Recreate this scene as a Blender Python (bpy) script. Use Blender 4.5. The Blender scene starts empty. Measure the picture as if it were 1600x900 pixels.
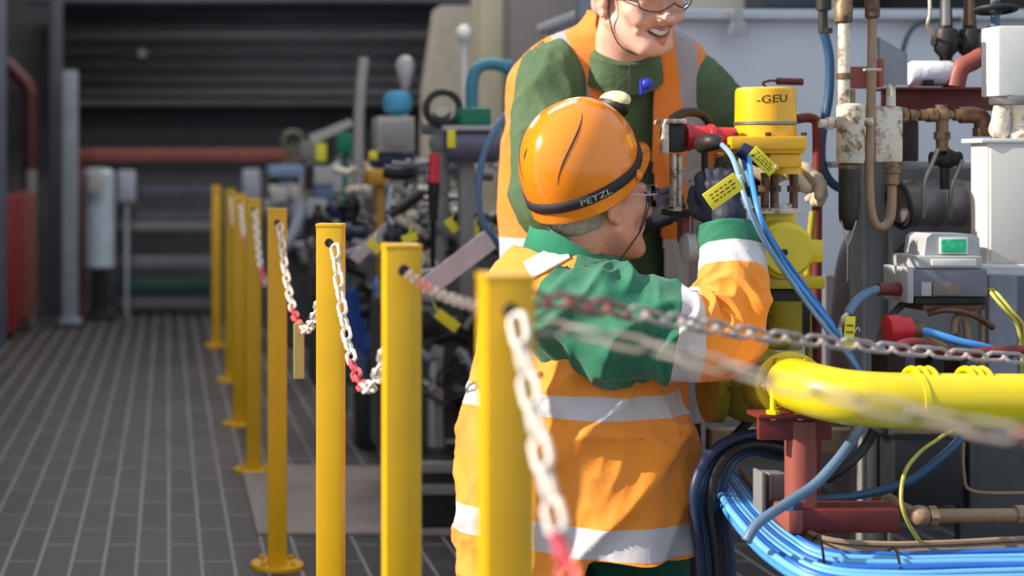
import bpy, bmesh, math, random
import numpy as np
from mathutils import Vector, Matrix, noise as mnoise
random.seed(7); np.random.seed(7)
PI = math.pi
SC = bpy.context.scene
COL = SC.collection
# ------------------------------------------------------------------ frame: lens focal length in pixels, aisle vanishing point, eye height
FPX, VX, VY, EYE = 2600.0, 262.0, 261.0, 1.12
def P(px, py, d): return Vector(((px - VX) * d / FPX, d, EYE - (py - VY) * d / FPX))
def m_(px, d): return px * d / FPX
def S(r, g, b):
    f = lambda c: (c / 12.92) if c <= .04045 else ((c + .055) / 1.055) ** 2.4
    return (f(r / 255), f(g / 255), f(b / 255))
# ------------------------------------------------------------------ materials
def _nodes(name):
    m = bpy.data.materials.new(name); m.use_nodes = True
    nt = m.node_tree
    return m, nt, nt.nodes['Principled BSDF']
def _noise(nt, scale, detail=4, rough=.6):
    tc = nt.nodes.new('ShaderNodeTexCoord'); n = nt.nodes.new('ShaderNodeTexNoise')
    n.inputs['Scale'].default_value = scale; n.inputs['Detail'].default_value = detail; n.inputs['Roughness'].default_value = rough
    nt.links.new(tc.outputs['Object'], n.inputs['Vector'])
    return n
def _mixrgb(nt, a, b, fac):
    x = nt.nodes.new('ShaderNodeMix'); x.data_type = 'RGBA'
    for k, v in ((6, a), (7, b)):
        if isinstance(v, tuple): x.inputs[k].default_value = (*v, 1) if len(v) == 3 else v
        else: nt.links.new(v, x.inputs[k])
    if isinstance(fac, float): x.inputs[0].default_value = fac
    else: nt.links.new(fac, x.inputs[0])
    return x.outputs[2]
def _ramp(nt, src, stops, interp='LINEAR'):
    r = nt.nodes.new('ShaderNodeValToRGB'); r.color_ramp.interpolation = interp
    el = r.color_ramp.elements
    while len(el) < len(stops): el.new(.5)
    for e, (p, c) in zip(el, stops):
        e.position = p; e.color = (*c, 1) if len(c) == 3 else c
    nt.links.new(src, r.inputs[0])
    return r.outputs[0]
def _bump(nt, bs, src, strength, dist=.01):
    b = nt.nodes.new('ShaderNodeBump'); b.inputs['Strength'].default_value = strength; b.inputs['Distance'].default_value = dist
    nt.links.new(src, b.inputs['Height']); nt.links.new(b.outputs[0], bs.inputs['Normal'])
def mat(name, col, rough=.5, metal=0., var=.15, vs=9., bump=0., bs=70., dirt=None, coat=0., spec=.5, emit=None):
    m, nt, b = _nodes(name)
    lo = tuple(c * (1 - var) for c in col); hi = tuple(min(1, c * (1 + var)) for c in col)
    n = _noise(nt, vs)
    c = _mixrgb(nt, lo, hi, _ramp(nt, n.outputs[0], [(.3, (0, 0, 0)), (.7, (1, 1, 1))]))
    if dirt:
        n2 = _noise(nt, dirt[2], 6, .7)
        c = _mixrgb(nt, c, dirt[0], _ramp(nt, n2.outputs[0], [(dirt[1], (0, 0, 0)), (dirt[1] + .12, (1, 1, 1))]))
    nt.links.new(c, b.inputs['Base Color'])
    b.inputs['Roughness'].default_value = rough; b.inputs['Metallic'].default_value = metal
    b.inputs['Specular IOR Level'].default_value = spec
    if coat: b.inputs['Coat Weight'].default_value = coat; b.inputs['Coat Roughness'].default_value = .1
    if bump: _bump(nt, b, _noise(nt, bs).outputs[0], bump)
    if emit: b.inputs['Emission Color'].default_value = (*emit[0], 1); b.inputs['Emission Strength'].default_value = emit[1]
    return m
def glass(name, tint=(.95, .97, .98)):
    m, nt, b = _nodes(name)
    b.inputs['Base Color'].default_value = (*tint, 1); b.inputs['Roughness'].default_value = .03
    b.inputs['Transmission Weight'].default_value = 1.; b.inputs['IOR'].default_value = 1.1
    return m
def cloth(name, stops, mask=None, rough=.8):
    """cloth panels sewn in bands along attribute u; mask = (colour) sewn where attribute g > 0.5"""
    m, nt, b = _nodes(name)
    a = nt.nodes.new('ShaderNodeAttribute'); a.attribute_name = 'u'
    c = _ramp(nt, a.outputs['Fac'], stops, 'CONSTANT')
    if mask:
        g = nt.nodes.new('ShaderNodeAttribute'); g.attribute_name = 'g'
        c = _mixrgb(nt, c, mask, _ramp(nt, g.outputs['Fac'], [(0, (0, 0, 0)), (.5, (1, 1, 1))], 'CONSTANT'))
    n = _noise(nt, 7.)
    c = _mixrgb(nt, c, (.9, .85, .8), _ramp(nt, n.outputs[0], [(.45, (0, 0, 0)), (.9, (.10, .10, .10))]))
    nt.links.new(c, b.inputs['Base Color']); b.inputs['Roughness'].default_value = rough
    b.inputs['Sheen Weight'].default_value = .15
    _bump(nt, b, _noise(nt, 45., 6).outputs[0], .25, .006)
    return m
def skin(name, base, warm, lip):
    m, nt, b = _nodes(name)
    n = _noise(nt, 22.)
    c = _mixrgb(nt, base, warm, _ramp(nt, n.outputs[0], [(.35, (0, 0, 0)), (.75, (.8, .8, .8))]))
    a = nt.nodes.new('ShaderNodeAttribute'); a.attribute_name = 'u'
    c = _mixrgb(nt, c, lip, a.outputs['Fac'])
    a2 = nt.nodes.new('ShaderNodeAttribute'); a2.attribute_name = 'g'
    c = _mixrgb(nt, c, (.13, .10, .085), a2.outputs['Fac'])
    nt.links.new(c, b.inputs['Base Color']); b.inputs['Roughness'].default_value = .45
    b.inputs['Subsurface Weight'].default_value = .12; b.inputs['Subsurface Radius'].default_value = (.012, .005, .003)
    _bump(nt, b, _noise(nt, 160.).outputs[0], .12, .003)
    return m
M = {}
ORANGE, GREEN, REFL = S(250, 148, 38), S(28, 112, 80), S(205, 198, 198)
def mats():
    M['post'] = mat('post_yellow_paint', S(220, 168, 0), .42, var=.06, dirt=(S(150, 110, 20), .70, 14.))
    M['yellow'] = mat('pipe_yellow_paint', S(232, 206, 14), .32, var=.07, dirt=(S(120, 100, 30), .68, 20.), coat=.2)
    M['amber'] = mat('actuator_amber_paint', S(248, 184, 22), .35, var=.06, coat=.2)
    M['dullyellow'] = mat('dirty_yellow_paint', S(176, 156, 28), .5, var=.25, dirt=(S(60, 52, 25), .55, 16.))
    M['tag'] = mat('tag_yellow_plastic', S(236, 222, 48), .45, var=.05)
    M['print'] = mat('tag_print', S(120, 70, 20), .6)
    M['ink'] = mat('black_print', S(46, 30, 12), .6)
    M['white'] = mat('white_paint', S(226, 222, 214), .4, var=.05)
    M['boxwhite'] = mat('cabinet_paint', S(222, 214, 204), .38, var=.04, vs=3, dirt=(S(196, 160, 146), .52, 3.))
    M['cream'] = mat('weathered_cream_paint', S(214, 203, 184), .5, var=.1, dirt=(S(126, 96, 66), .50, 26.))
    M['steel'] = mat('dull_steel', S(150, 148, 146), .38, .75, var=.15)
    M['galv'] = mat('galvanised_steel', S(138, 142, 150), .5, .25, var=.12, vs=14)
    M['grey'] = mat('grey_paint', S(128, 126, 124), .55, var=.1)
    M['lgrey'] = mat('light_grey_paint', S(176, 174, 174), .5, var=.08)
    M['encl'] = mat('enclosure_grey', S(112, 114, 122), .45, var=.08)
    M['dgrey'] = mat('dark_grey_paint', S(66, 66, 68), .5, var=.15)
    M['black'] = mat('black_rubber', S(26, 26, 28), .5, var=.2)
    M['brass'] = mat('weathered_brass', S(140, 110, 80), .48, .45, var=.3, vs=30, dirt=(S(74, 56, 44), .52, 34.))
    M['bronze'] = mat('tarnished_bronze', S(116, 84, 64), .5, .4, var=.3, vs=25, dirt=(S(60, 46, 40), .55, 30.))
    M['darkiron'] = mat('dark_iron', S(58, 52, 48), .5, .4, var=.3, vs=25)
    M['redbrown'] = mat('red_oxide_paint', S(150, 78, 64), .5, var=.12, dirt=(S(70, 36, 30), .66, 12.))
    M['darkred'] = mat('dark_red_paint', S(112, 36, 32), .5, var=.18, dirt=(S(50, 24, 22), .64, 14.))
    M['red'] = mat('red_plastic', S(206, 40, 52), .4, var=.08)
    M['redpanel'] = mat('red_panel_paint', S(130, 30, 34), .5, var=.1)
    M['bluecable'] = mat('blue_cable_sheath', S(72, 150, 222), .38, var=.08)
    M['bluecable2'] = mat('deep_blue_cable_sheath', S(40, 104, 196), .38, var=.1)
    M['paleblue'] = mat('pale_blue_cable_sheath', S(136, 168, 206), .38, var=.08)
    M['navy'] = mat('navy_cable_sheath', S(34, 44, 74), .45, var=.2)
    M['steelblue'] = mat('grey_blue_cable_sheath', S(98, 122, 146), .42, var=.1)
    M['hose'] = mat('blue_rubber_hose', S(48, 84, 118), .4, var=.1)
    M['earth'] = mat('yellow_green_wire', S(190, 180, 78), .45, var=.25, vs=40)
    M['tan'] = mat('tan_pipe', S(156, 128, 100), .5, var=.15, dirt=(S(96, 74, 54), .6, 20.))
    M['teal'] = mat('teal_paint', S(74, 140, 156), .5, var=.1)
    M['blueknob'] = mat('blue_plastic', S(70, 150, 186), .45, var=.1)
    M['bgblue'] = mat('slate_blue_plastic', S(90, 116, 150), .5, var=.15)
    M['greenbox'] = mat('green_paint', S(0, 112, 84), .45, var=.1)
    M['display'] = mat('green_lcd', S(40, 160, 110), .3, var=.5, vs=90., emit=(S(30, 190, 120), .25))
    M['chainwhite'] = mat('white_chain_paint', S(232, 220, 206), .4, var=.08)
    M['chainred'] = mat('red_chain_paint', S(214, 82, 92), .4, var=.1)
    M['chaingrey'] = mat('grey_chain_metal', S(176, 162, 154), .4, var=.12)
    M['chaindull'] = mat('dull_chain_metal', S(140, 126, 116), .5, var=.12)
    M['chaindullred'] = mat('faded_red_chain_paint', S(150, 84, 82), .5, var=.12)
    M['tank'] = mat('pale_grey_tank_paint', S(214, 214, 218), .42, var=.05, vs=2.5, dirt=(S(184, 182, 184), .64, 5.))
    M['beige'] = mat('beige_cladding', S(186, 180, 166), .6, var=.06)
    M['taupe'] = mat('taupe_cladding', S(128, 120, 116), .6, var=.05)
    M['concrete'] = mat('pale_concrete', S(140, 128, 122), .85, var=.1, vs=6, bump=.2)
    M['wallm'] = mat('dark_wall_paint', S(70, 70, 74), .8)
    M['helmet'] = mat('orange_shell_plastic', S(250, 140, 24), .22, var=.03, vs=4, coat=.5, dirt=(S(236, 120, 20), .62, 9.))
    M['shirt'] = mat('dark_green_shirt_cloth', S(80, 104, 70), .85, var=.15, vs=14, bump=.3, bs=50)
    M['darkcloth'] = mat('black_trouser_cloth', S(30, 30, 36), .85, var=.15, bump=.3, bs=50)
    M['gtrouser'] = mat('green_trouser_cloth', S(26, 96, 72), .85, var=.12, bump=.3, bs=40)
    M['gcloth'] = mat('green_collar_cloth', S(40, 132, 98), .8, var=.1, bump=.25, bs=40)
    M['gloveb'] = mat('dark_navy_glove', S(34, 36, 52), .6, var=.25, bump=.3)
    M['glovet'] = mat('tan_work_glove', S(196, 176, 152), .75, var=.15, vs=18, bump=.3)
    M['hair'] = mat('grey_hair', S(186, 174, 164), .65, var=.3, vs=60, bump=.8, bs=220)
    M['skin1'] = skin('skin_ruddy', S(236, 174, 146), S(222, 138, 112), S(170, 84, 78))
    M['skin2'] = skin('skin_fair', S(240, 192, 168), S(228, 160, 134), S(184, 92, 86))
    M['teeth'] = mat('teeth', S(240, 232, 220), .25, var=.02)
    M['eye'] = mat('eye', S(90, 90, 96), .15, var=.3)
    M['lens'] = glass('clear_lens')
    M['lamp'] = mat('cream_lamp_lens', S(236, 226, 170), .2, var=.15, vs=50)
    M['strap'] = mat('black_webbing', S(44, 40, 46), .7, var=.2, vs=40)
    M['straptext'] = mat('pale_webbing_print', S(196, 190, 184), .7)
    M['bluebadge'] = mat('blue_plastic_badge', S(48, 62, 190), .35, var=.3)
    M['jacket'] = cloth('hi_vis_jacket_cloth', [(0, ORANGE), (.152, REFL), (.234, ORANGE), (.517, REFL), (.582, ORANGE)], GREEN)
    M['reflect'] = mat('reflective_strip', S(226, 218, 212), .6, var=.05)
    M['sleeve'] = cloth('jacket_sleeve_cloth', [(0, GREEN), (.415, REFL), (.492, ORANGE), (.80, REFL), (.893, GREEN)])
    M['vest'] = cloth('hi_vis_vest_cloth', [(0, S(250, 136, 34)), (.16, REFL), (.26, S(250, 136, 34))], S(168, 158, 160))
# ------------------------------------------------------------------ objects
ORG = {}
def tagp(o, label=None, cat=None, group=None, kind=None):
    if label: o['label'] = label
    if cat: o['category'] = cat
    if group: o['group'] = group
    if kind: o['kind'] = kind
    return o
def thing(name, label, cat, base, group=None):
    o = bpy.data.objects.new(name, None); o.empty_display_size = .05
    COL.objects.link(o); o.location = base; ORG[o.name] = Vector(base)
    return tagp(o, label, cat, group)
def link_mesh(name, verts, faces, material, parent=None, smooth=True, attrs=None, midx=None, sharp=38, label=None):
    verts = np.asarray(verts, dtype=np.float64).reshape(-1, 3)
    if parent is not None: org = ORG[parent.name]
    else:
        lo, hi = verts.min(0), verts.max(0); org = Vector(((lo[0] + hi[0]) / 2, (lo[1] + hi[1]) / 2, lo[2]))
    me = bpy.data.meshes.new(name)
    me.from_pydata((verts - np.array(org)).tolist(), [], [tuple(int(i) for i in f) for f in faces])
    for mm in (material if isinstance(material, (list, tuple)) else [material]): me.materials.append(mm)
    if midx is not None: me.polygons.foreach_set('material_index', np.asarray(midx, dtype=np.int32))
    for k, v in (attrs or {}).items():
        a = me.attributes.new(k, 'FLOAT', 'POINT'); a.data.foreach_set('value', np.asarray(v, dtype=np.float32))
    bm = bmesh.new(); bm.from_mesh(me); bmesh.ops.recalc_face_normals(bm, faces=bm.faces[:]); bm.to_mesh(me); bm.free()
    if smooth:
        me.shade_smooth()
        if sharp < 180: me.set_sharp_from_angle(angle=math.radians(sharp))
    me.update()
    o = bpy.data.objects.new(name, me); COL.objects.link(o)
    ORG[o.name] = Vector(org)
    if parent is not None: o.parent = parent
    else: o.location = org
    if label: o['label'] = label
    return o
def frame_of(d):
    d = Vector(d).normalized(); h = Vector((0, 0, 1)) if abs(d.z) < .9 else Vector((1, 0, 0))
    a = d.cross(h).normalized(); return a, d.cross(a).normalized(), d
def spline(pts, n):
    pts = [Vector(p) for p in pts]; out = []
    if len(pts) == 2: return [pts[0].lerp(pts[1], i / n) for i in range(n + 1)]
    for i in range(len(pts) - 1):
        p0 = pts[max(i - 1, 0)]; p1 = pts[i]; p2 = pts[i + 1]; p3 = pts[min(i + 2, len(pts) - 1)]
        for k in range(n):
            t = k / n
            out.append(.5 * (2 * p1 + (p2 - p0) * t + (2 * p0 - 5 * p1 + 4 * p2 - p3) * t * t + (3 * p1 - p0 - 3 * p2 + p3) * t ** 3))
    out.append(pts[-1]); return out
class MB:
    def __init__(s): s.v, s.f, s.m, s.cur = [], [], [], 0
    def add(s, vs, fs):
        b = len(s.v); s.v += [tuple(v) for v in vs]; s.f += [tuple(b + i for i in f) for f in fs]; s.m += [s.cur] * len(fs); return s
    def box(s, c, size, rot=None, bev=.003):
        c = Vector(c); h = [x / 2 for x in size]; bev = min(bev, min(h) * .6)
        bm = bmesh.new(); bmesh.ops.create_cube(bm, size=1)
        for v in bm.verts: v.co = Vector((v.co.x * size[0], v.co.y * size[1], v.co.z * size[2]))
        if bev > 0: bmesh.ops.bevel(bm, geom=bm.edges[:], offset=bev, segments=2, profile=.6, affect='EDGES')
        bm.verts.index_update()
        vs = [(rot @ v.co if rot else v.co) + c for v in bm.verts]; fs = [[v.index for v in f.verts] for f in bm.faces]
        bm.free(); return s.add(vs, fs)
    def pb(s, x0, y0, x1, y1, d, dep, bev=.003):
        a, b = P(x0, y0, d), P(x1, y1, d)
        return s.box(((a.x + b.x) / 2, d + dep / 2, (a.z + b.z) / 2), (abs(b.x - a.x), dep, abs(a.z - b.z)), None, bev)
    def tube(s, pts, r, n=10, seg=6, raw=False, caps=True):
        path = [Vector(p) for p in pts] if raw else spline(pts, seg)
        N = len(path); rs = r if isinstance(r, (list, tuple)) else [r]
        rr = [np.interp(i / (N - 1) * (len(rs) - 1), range(len(rs)), rs) if len(rs) > 1 else rs[0] for i in range(N)]
        t0 = (path[1] - path[0]).normalized(); a, b, _ = frame_of(t0); vs, fs = [], []
        for i, p in enumerate(path):
            t = (path[min(i + 1, N - 1)] - path[max(i - 1, 0)]).normalized()
            if t.length < .5: t = t0
            a = (a - t * a.dot(t)).normalized(); b = t.cross(a)
            for k in range(n):
                w = 2 * PI * k / n; vs.append(p + (a * math.cos(w) + b * math.sin(w)) * rr[i])
        for i in range(N - 1):
            for k in range(n):
                k2 = (k + 1) % n; fs.append((i * n + k, i * n + k2, (i + 1) * n + k2, (i + 1) * n + k))
        if caps: fs.append(tuple(range(n))[::-1]); fs.append(tuple((N - 1) * n + k for k in range(n)))
        return s.add(vs, fs)
    def cyl(s, a, b, r0, r1=None, n=24): return s.tube([a, b], [r0, r0 if r1 is None else r1], n, raw=True)
    def lathe(s, o, ax, prof, n=32, ref=None):
        o = Vector(o); a, b, d = frame_of(ax); vs, fs = [], []
        for (t, r) in prof:
            for k in range(n):
                w = 2 * PI * k / n; vs.append(o + d * t + (a * math.cos(w) + b * math.sin(w)) * r)
        for i in range(len(prof) - 1):
            for k in range(n):
                k2 = (k + 1) % n; fs.append((i * n + k, i * n + k2, (i + 1) * n + k2, (i + 1) * n + k))
        fs.append(tuple(range(n))[::-1]); fs.append(tuple((len(prof) - 1) * n + k for k in range(n)))
        return s.add(vs, fs)
    def ball(s, c, r, sc=(1, 1, 1), rot=None, n=20):
        c = Vector(c); vs, fs = [], []
        for i in range(n // 2 + 1):
            th = PI * i / (n // 2)
            for k in range(n):
                w = 2 * PI * k / n; q = Vector((r * sc[0] * math.sin(th) * math.cos(w), r * sc[1] * math.sin(th) * math.sin(w), r * sc[2] * math.cos(th)))
                vs.append(c + (rot @ q if rot else q))
        for i in range(n // 2):
            for k in range(n):
                k2 = (k + 1) % n; fs.append((i * n + k, (i + 1) * n + k, (i + 1) * n + k2, i * n + k2))
        return s.add(vs, fs)
    def torus(s, c, ax, R, r, n=28, k=8, stretch=0., dirv=None):
        a, b, d = frame_of(ax)
        if dirv is not None:
            a = (Vector(dirv) - d * d.dot(Vector(dirv))).normalized(); b = d.cross(a)
        c = Vector(c); path = []
        for i in range(n):
            w = 2 * PI * i / n; off = stretch * (1 if math.cos(w) >= 0 else -1)
            path.append((c + a * (R * math.cos(w) + off) + b * R * math.sin(w), (a * math.cos(w) + b * math.sin(w))))
        vs, fs = [], []
        for p, rad in path:
            for j in range(k):
                w = 2 * PI * j / k; vs.append(p + rad * r * math.cos(w) + d * r * math.sin(w))
        for i in range(n):
            i2 = (i + 1) % n
            for j in range(k):
                j2 = (j + 1) % k; fs.append((i * k + j, i2 * k + j, i2 * k + j2, i * k + j2))
        return s.add(vs, fs)
    def prism(s, poly, ext):
        poly = [Vector(p) for p in poly]; ext = Vector(ext); n = len(poly)
        return s.add(poly + [p + ext for p in poly], [tuple(range(n))[::-1], tuple(range(n, 2 * n))] + [(i, (i + 1) % n, n + (i + 1) % n, n + i) for i in range(n)])
    def ppoly(s, pts, d, dep): return s.prism([P(x, y, d) for x, y in pts], (0, dep, 0))
    def build(s, name, material, parent=None, smooth=True, label=None, sharp=38):
        return link_mesh(name, s.v, s.f, material, parent, smooth, midx=s.m if isinstance(material, (list, tuple)) else None, label=label, sharp=sharp)
def one(name, label, cat, mb, material, group=None, kind=None):
    return tagp(mb.build(name, material), label, cat, group, kind)
def struct(name, mb, material, **k): return tagp(mb.build(name, material, **k), kind='structure')
def copy_tree(o, dx, label=None, name=None):
    r = o.copy(); COL.objects.link(r); r.location = o.location + Vector(dx)
    ORG[r.name] = ORG[o.name] + Vector(dx)
    if label: r['label'] = label
    for ch in [c for c in SC.objects if c.parent == o]:
        c = ch.copy(); COL.objects.link(c); c.parent = r
        for g in [q for q in SC.objects if q.parent == ch]:
            d = g.copy(); COL.objects.link(d); d.parent = c
    return r
_tc = {}
def text_geo(s):
    """flat lettering outline: vertices (x, y) and faces, height ~0.7, baseline 0"""
    cu = bpy.data.curves.new('lettering', 'FONT'); cu.body = s; cu.resolution_u = 3
    o = bpy.data.objects.new('lettering', cu); COL.objects.link(o)
    dg = bpy.context.evaluated_depsgraph_get(); ev = o.evaluated_get(dg); me = ev.to_mesh()
    v = [(q.co.x, q.co.y) for q in me.vertices]; f = [tuple(p.vertices) for p in me.polygons]
    ev.to_mesh_clear(); bpy.data.objects.remove(o); bpy.data.curves.remove(cu)
    return v, f
# ------------------------------------------------------------------ numpy noise, lofts, implicit surfaces
_L = np.random.RandomState(3).rand(32, 32, 32).astype(np.float32)
def vnoise(p):
    p = np.asarray(p); i = np.floor(p).astype(int); f = p - i; f = f * f * (3 - 2 * f); i &= 31; j = (i + 1) & 31
    g = lambda a, b, c: _L[a, b, c]
    x0, y0, z0 = i[:, 0], i[:, 1], i[:, 2]; x1, y1, z1 = j[:, 0], j[:, 1], j[:, 2]; fx, fy, fz = f[:, 0], f[:, 1], f[:, 2]
    a = g(x0, y0, z0) * (1 - fx) + g(x1, y0, z0) * fx; b = g(x0, y1, z0) * (1 - fx) + g(x1, y1, z0) * fx
    c = g(x0, y0, z1) * (1 - fx) + g(x1, y0, z1) * fx; d = g(x0, y1, z1) * (1 - fx) + g(x1, y1, z1) * fx
    return (a * (1 - fy) + b * fy) * (1 - fz) + (c * (1 - fy) + d * fy) * fz
def ridge(p): return 1 - np.abs(2 * vnoise(p) - 1)
def grid_faces(nr, ns, closed=True):
    out = []
    for i in range(nr - 1):
        for k in range(ns if closed else ns - 1):
            k2 = (k + 1) % ns; out.append((i * ns + k, i * ns + k2, (i + 1) * ns + k2, (i + 1) * ns + k))
    return out
def grid_normals(G, closed=True):
    du = np.gradient(G, axis=0); dv = (np.roll(G, -1, 1) - np.roll(G, 1, 1)) if closed else np.gradient(G, axis=1)
    n = np.cross(dv, du); n /= np.linalg.norm(n, axis=2, keepdims=True) + 1e-9
    if closed and (n * (G - G.mean(1, keepdims=True))).sum() < 0: n = -n
    return n
def ckey(keys, n):
    """keys: rows of numbers; a smooth curve through them sampled at n points"""
    K = np.array(keys, float); out = []
    for c in range(K.shape[1]):
        pts = [Vector((k, 0, 0)) for k in K[:, c]]; seg = 24
        s = np.array([q.x for q in spline(pts, seg)]); out.append(np.interp(np.linspace(0, len(s) - 1, n), range(len(s)), s))
    return np.stack(out, 1)
def tube_grid(pts, radii, nr=120, ns=72, flat=1.0):
    C = ckey([tuple(p) for p in pts], nr); R = ckey([(r,) for r in radii], nr)[:, 0]
    G = np.zeros((nr, ns, 3)); T = np.gradient(C, axis=0); T /= np.linalg.norm(T, axis=1, keepdims=True)
    a = Vector(frame_of(T[0])[0])
    for i in range(nr):
        t = Vector(T[i]); a = (a - t * a.dot(t)).normalized(); b = t.cross(a)
        w = np.linspace(0, 2 * PI, ns, endpoint=False)
        G[i] = C[i] + R[i] * (np.outer(np.cos(w), a) + flat * np.outer(np.sin(w), b))
    return G
def smin(a, b, k): h = np.clip(.5 + .5 * (b - a) / k, 0, 1); return b * (1 - h) + a * h - k * h * (1 - h)
class Field:
    """a smooth implicit body sampled on a grid"""
    def __init__(s, lo, hi, h):
        s.lo = np.array(lo, float); s.h = h; s.n = np.ceil((np.array(hi) - s.lo) / h).astype(int) + 1
        s.v = np.full(s.n, 1., np.float32); s.ax = [s.lo[i] + h * np.arange(s.n[i]) for i in range(3)]
    def _op(s, lo, hi, fn, k, sub=False):
        pad = 2.5 * k + 3 * s.h
        i0 = np.maximum(np.floor((np.array(lo) - pad - s.lo) / s.h).astype(int), 0); i1 = np.minimum(np.ceil((np.array(hi) + pad - s.lo) / s.h).astype(int) + 1, s.n)
        if (i1 <= i0).any(): return
        sl = tuple(slice(a, b) for a, b in zip(i0, i1))
        X, Y, Z = np.meshgrid(*[s.ax[i][sl[i]] for i in range(3)], indexing='ij')
        d = fn(np.stack([X, Y, Z], -1)).astype(np.float32)
        s.v[sl] = -smin(-s.v[sl], d, k) if sub else smin(s.v[sl], d, k)
    def cap(s, a, b, ra, rb=None, k=.01, sub=False):
        rb = ra if rb is None else rb; a = np.array(a, float); b = np.array(b, float); r = max(ra, rb); ab = b - a; L = (ab @ ab) + 1e-12
        def fn(p):
            t = np.clip(((p - a) @ ab) / L, 0, 1); return np.linalg.norm(p - a - t[..., None] * ab, axis=-1) - (ra + (rb - ra) * t)
        s._op(np.minimum(a, b) - r, np.maximum(a, b) + r, fn, k, sub)
    def ell(s, c, r, k=.01, rot=None, sub=False):
        c = np.array(c, float); r = np.array(r, float); m = r.max()
        def fn(p):
            q = p - c
            if rot is not None: q = q @ rot
            k0 = np.linalg.norm(q / r, axis=-1); k1 = np.linalg.norm(q / (r * r), axis=-1) + 1e-9; return k0 * (k0 - 1) / k1
        s._op(c - m, c + m, fn, k, sub)
    def mesh(s):
        v = s.v; S8 = [(i, j, k) for i in (0, 1) for j in (0, 1) for k in (0, 1)]
        n = np.array(v.shape) - 1
        cs = [v[i:i + n[0], j:j + n[1], k:k + n[2]] for i, j, k in S8]
        neg = sum((c < 0).astype(np.int8) for c in cs); act = (neg > 0) & (neg < 8)
        ids = np.argwhere(act); c = np.stack([q[act] for q in cs], 1); off = np.array(S8, float)
        pos = np.zeros((len(ids), 3)); cnt = np.zeros(len(ids))
        for a in range(8):
            for b in range(a + 1, 8):
                if np.abs(off[a] - off[b]).sum() != 1: continue
                x = (c[:, a] < 0) != (c[:, b] < 0); t = np.where(x, c[:, a] / (c[:, a] - c[:, b] + 1e-12), 0)
                pos += np.where(x[:, None], off[a] + t[:, None] * (off[b] - off[a]), 0); cnt += x
        V = s.lo + s.h * (ids + pos / cnt[:, None])
        vid = np.full(n, -1); vid[tuple(ids.T)] = np.arange(len(ids)); faces = []
        for ax in range(3):
            a1, a2 = (ax + 1) % 3, (ax + 2) % 3
            A = np.take(v, range(0, v.shape[ax] - 1), ax) < 0; B = np.take(v, range(1, v.shape[ax]), ax) < 0
            e = np.argwhere(A != B); e = e[(e[:, a1] > 0) & (e[:, a2] > 0) & (e[:, a1] < n[a1]) & (e[:, a2] < n[a2])]
            flip = A[tuple(e.T)]
            q = []
            for d1, d2 in ((-1, -1), (0, -1), (0, 0), (-1, 0)):
                w = e.copy(); w[:, a1] += d1; w[:, a2] += d2; q.append(vid[tuple(w.T)])
            q = np.stack(q, 1); q = np.where(flip[:, None], q, q[:, ::-1]); faces.append(q)
        return V, np.concatenate(faces)
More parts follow.
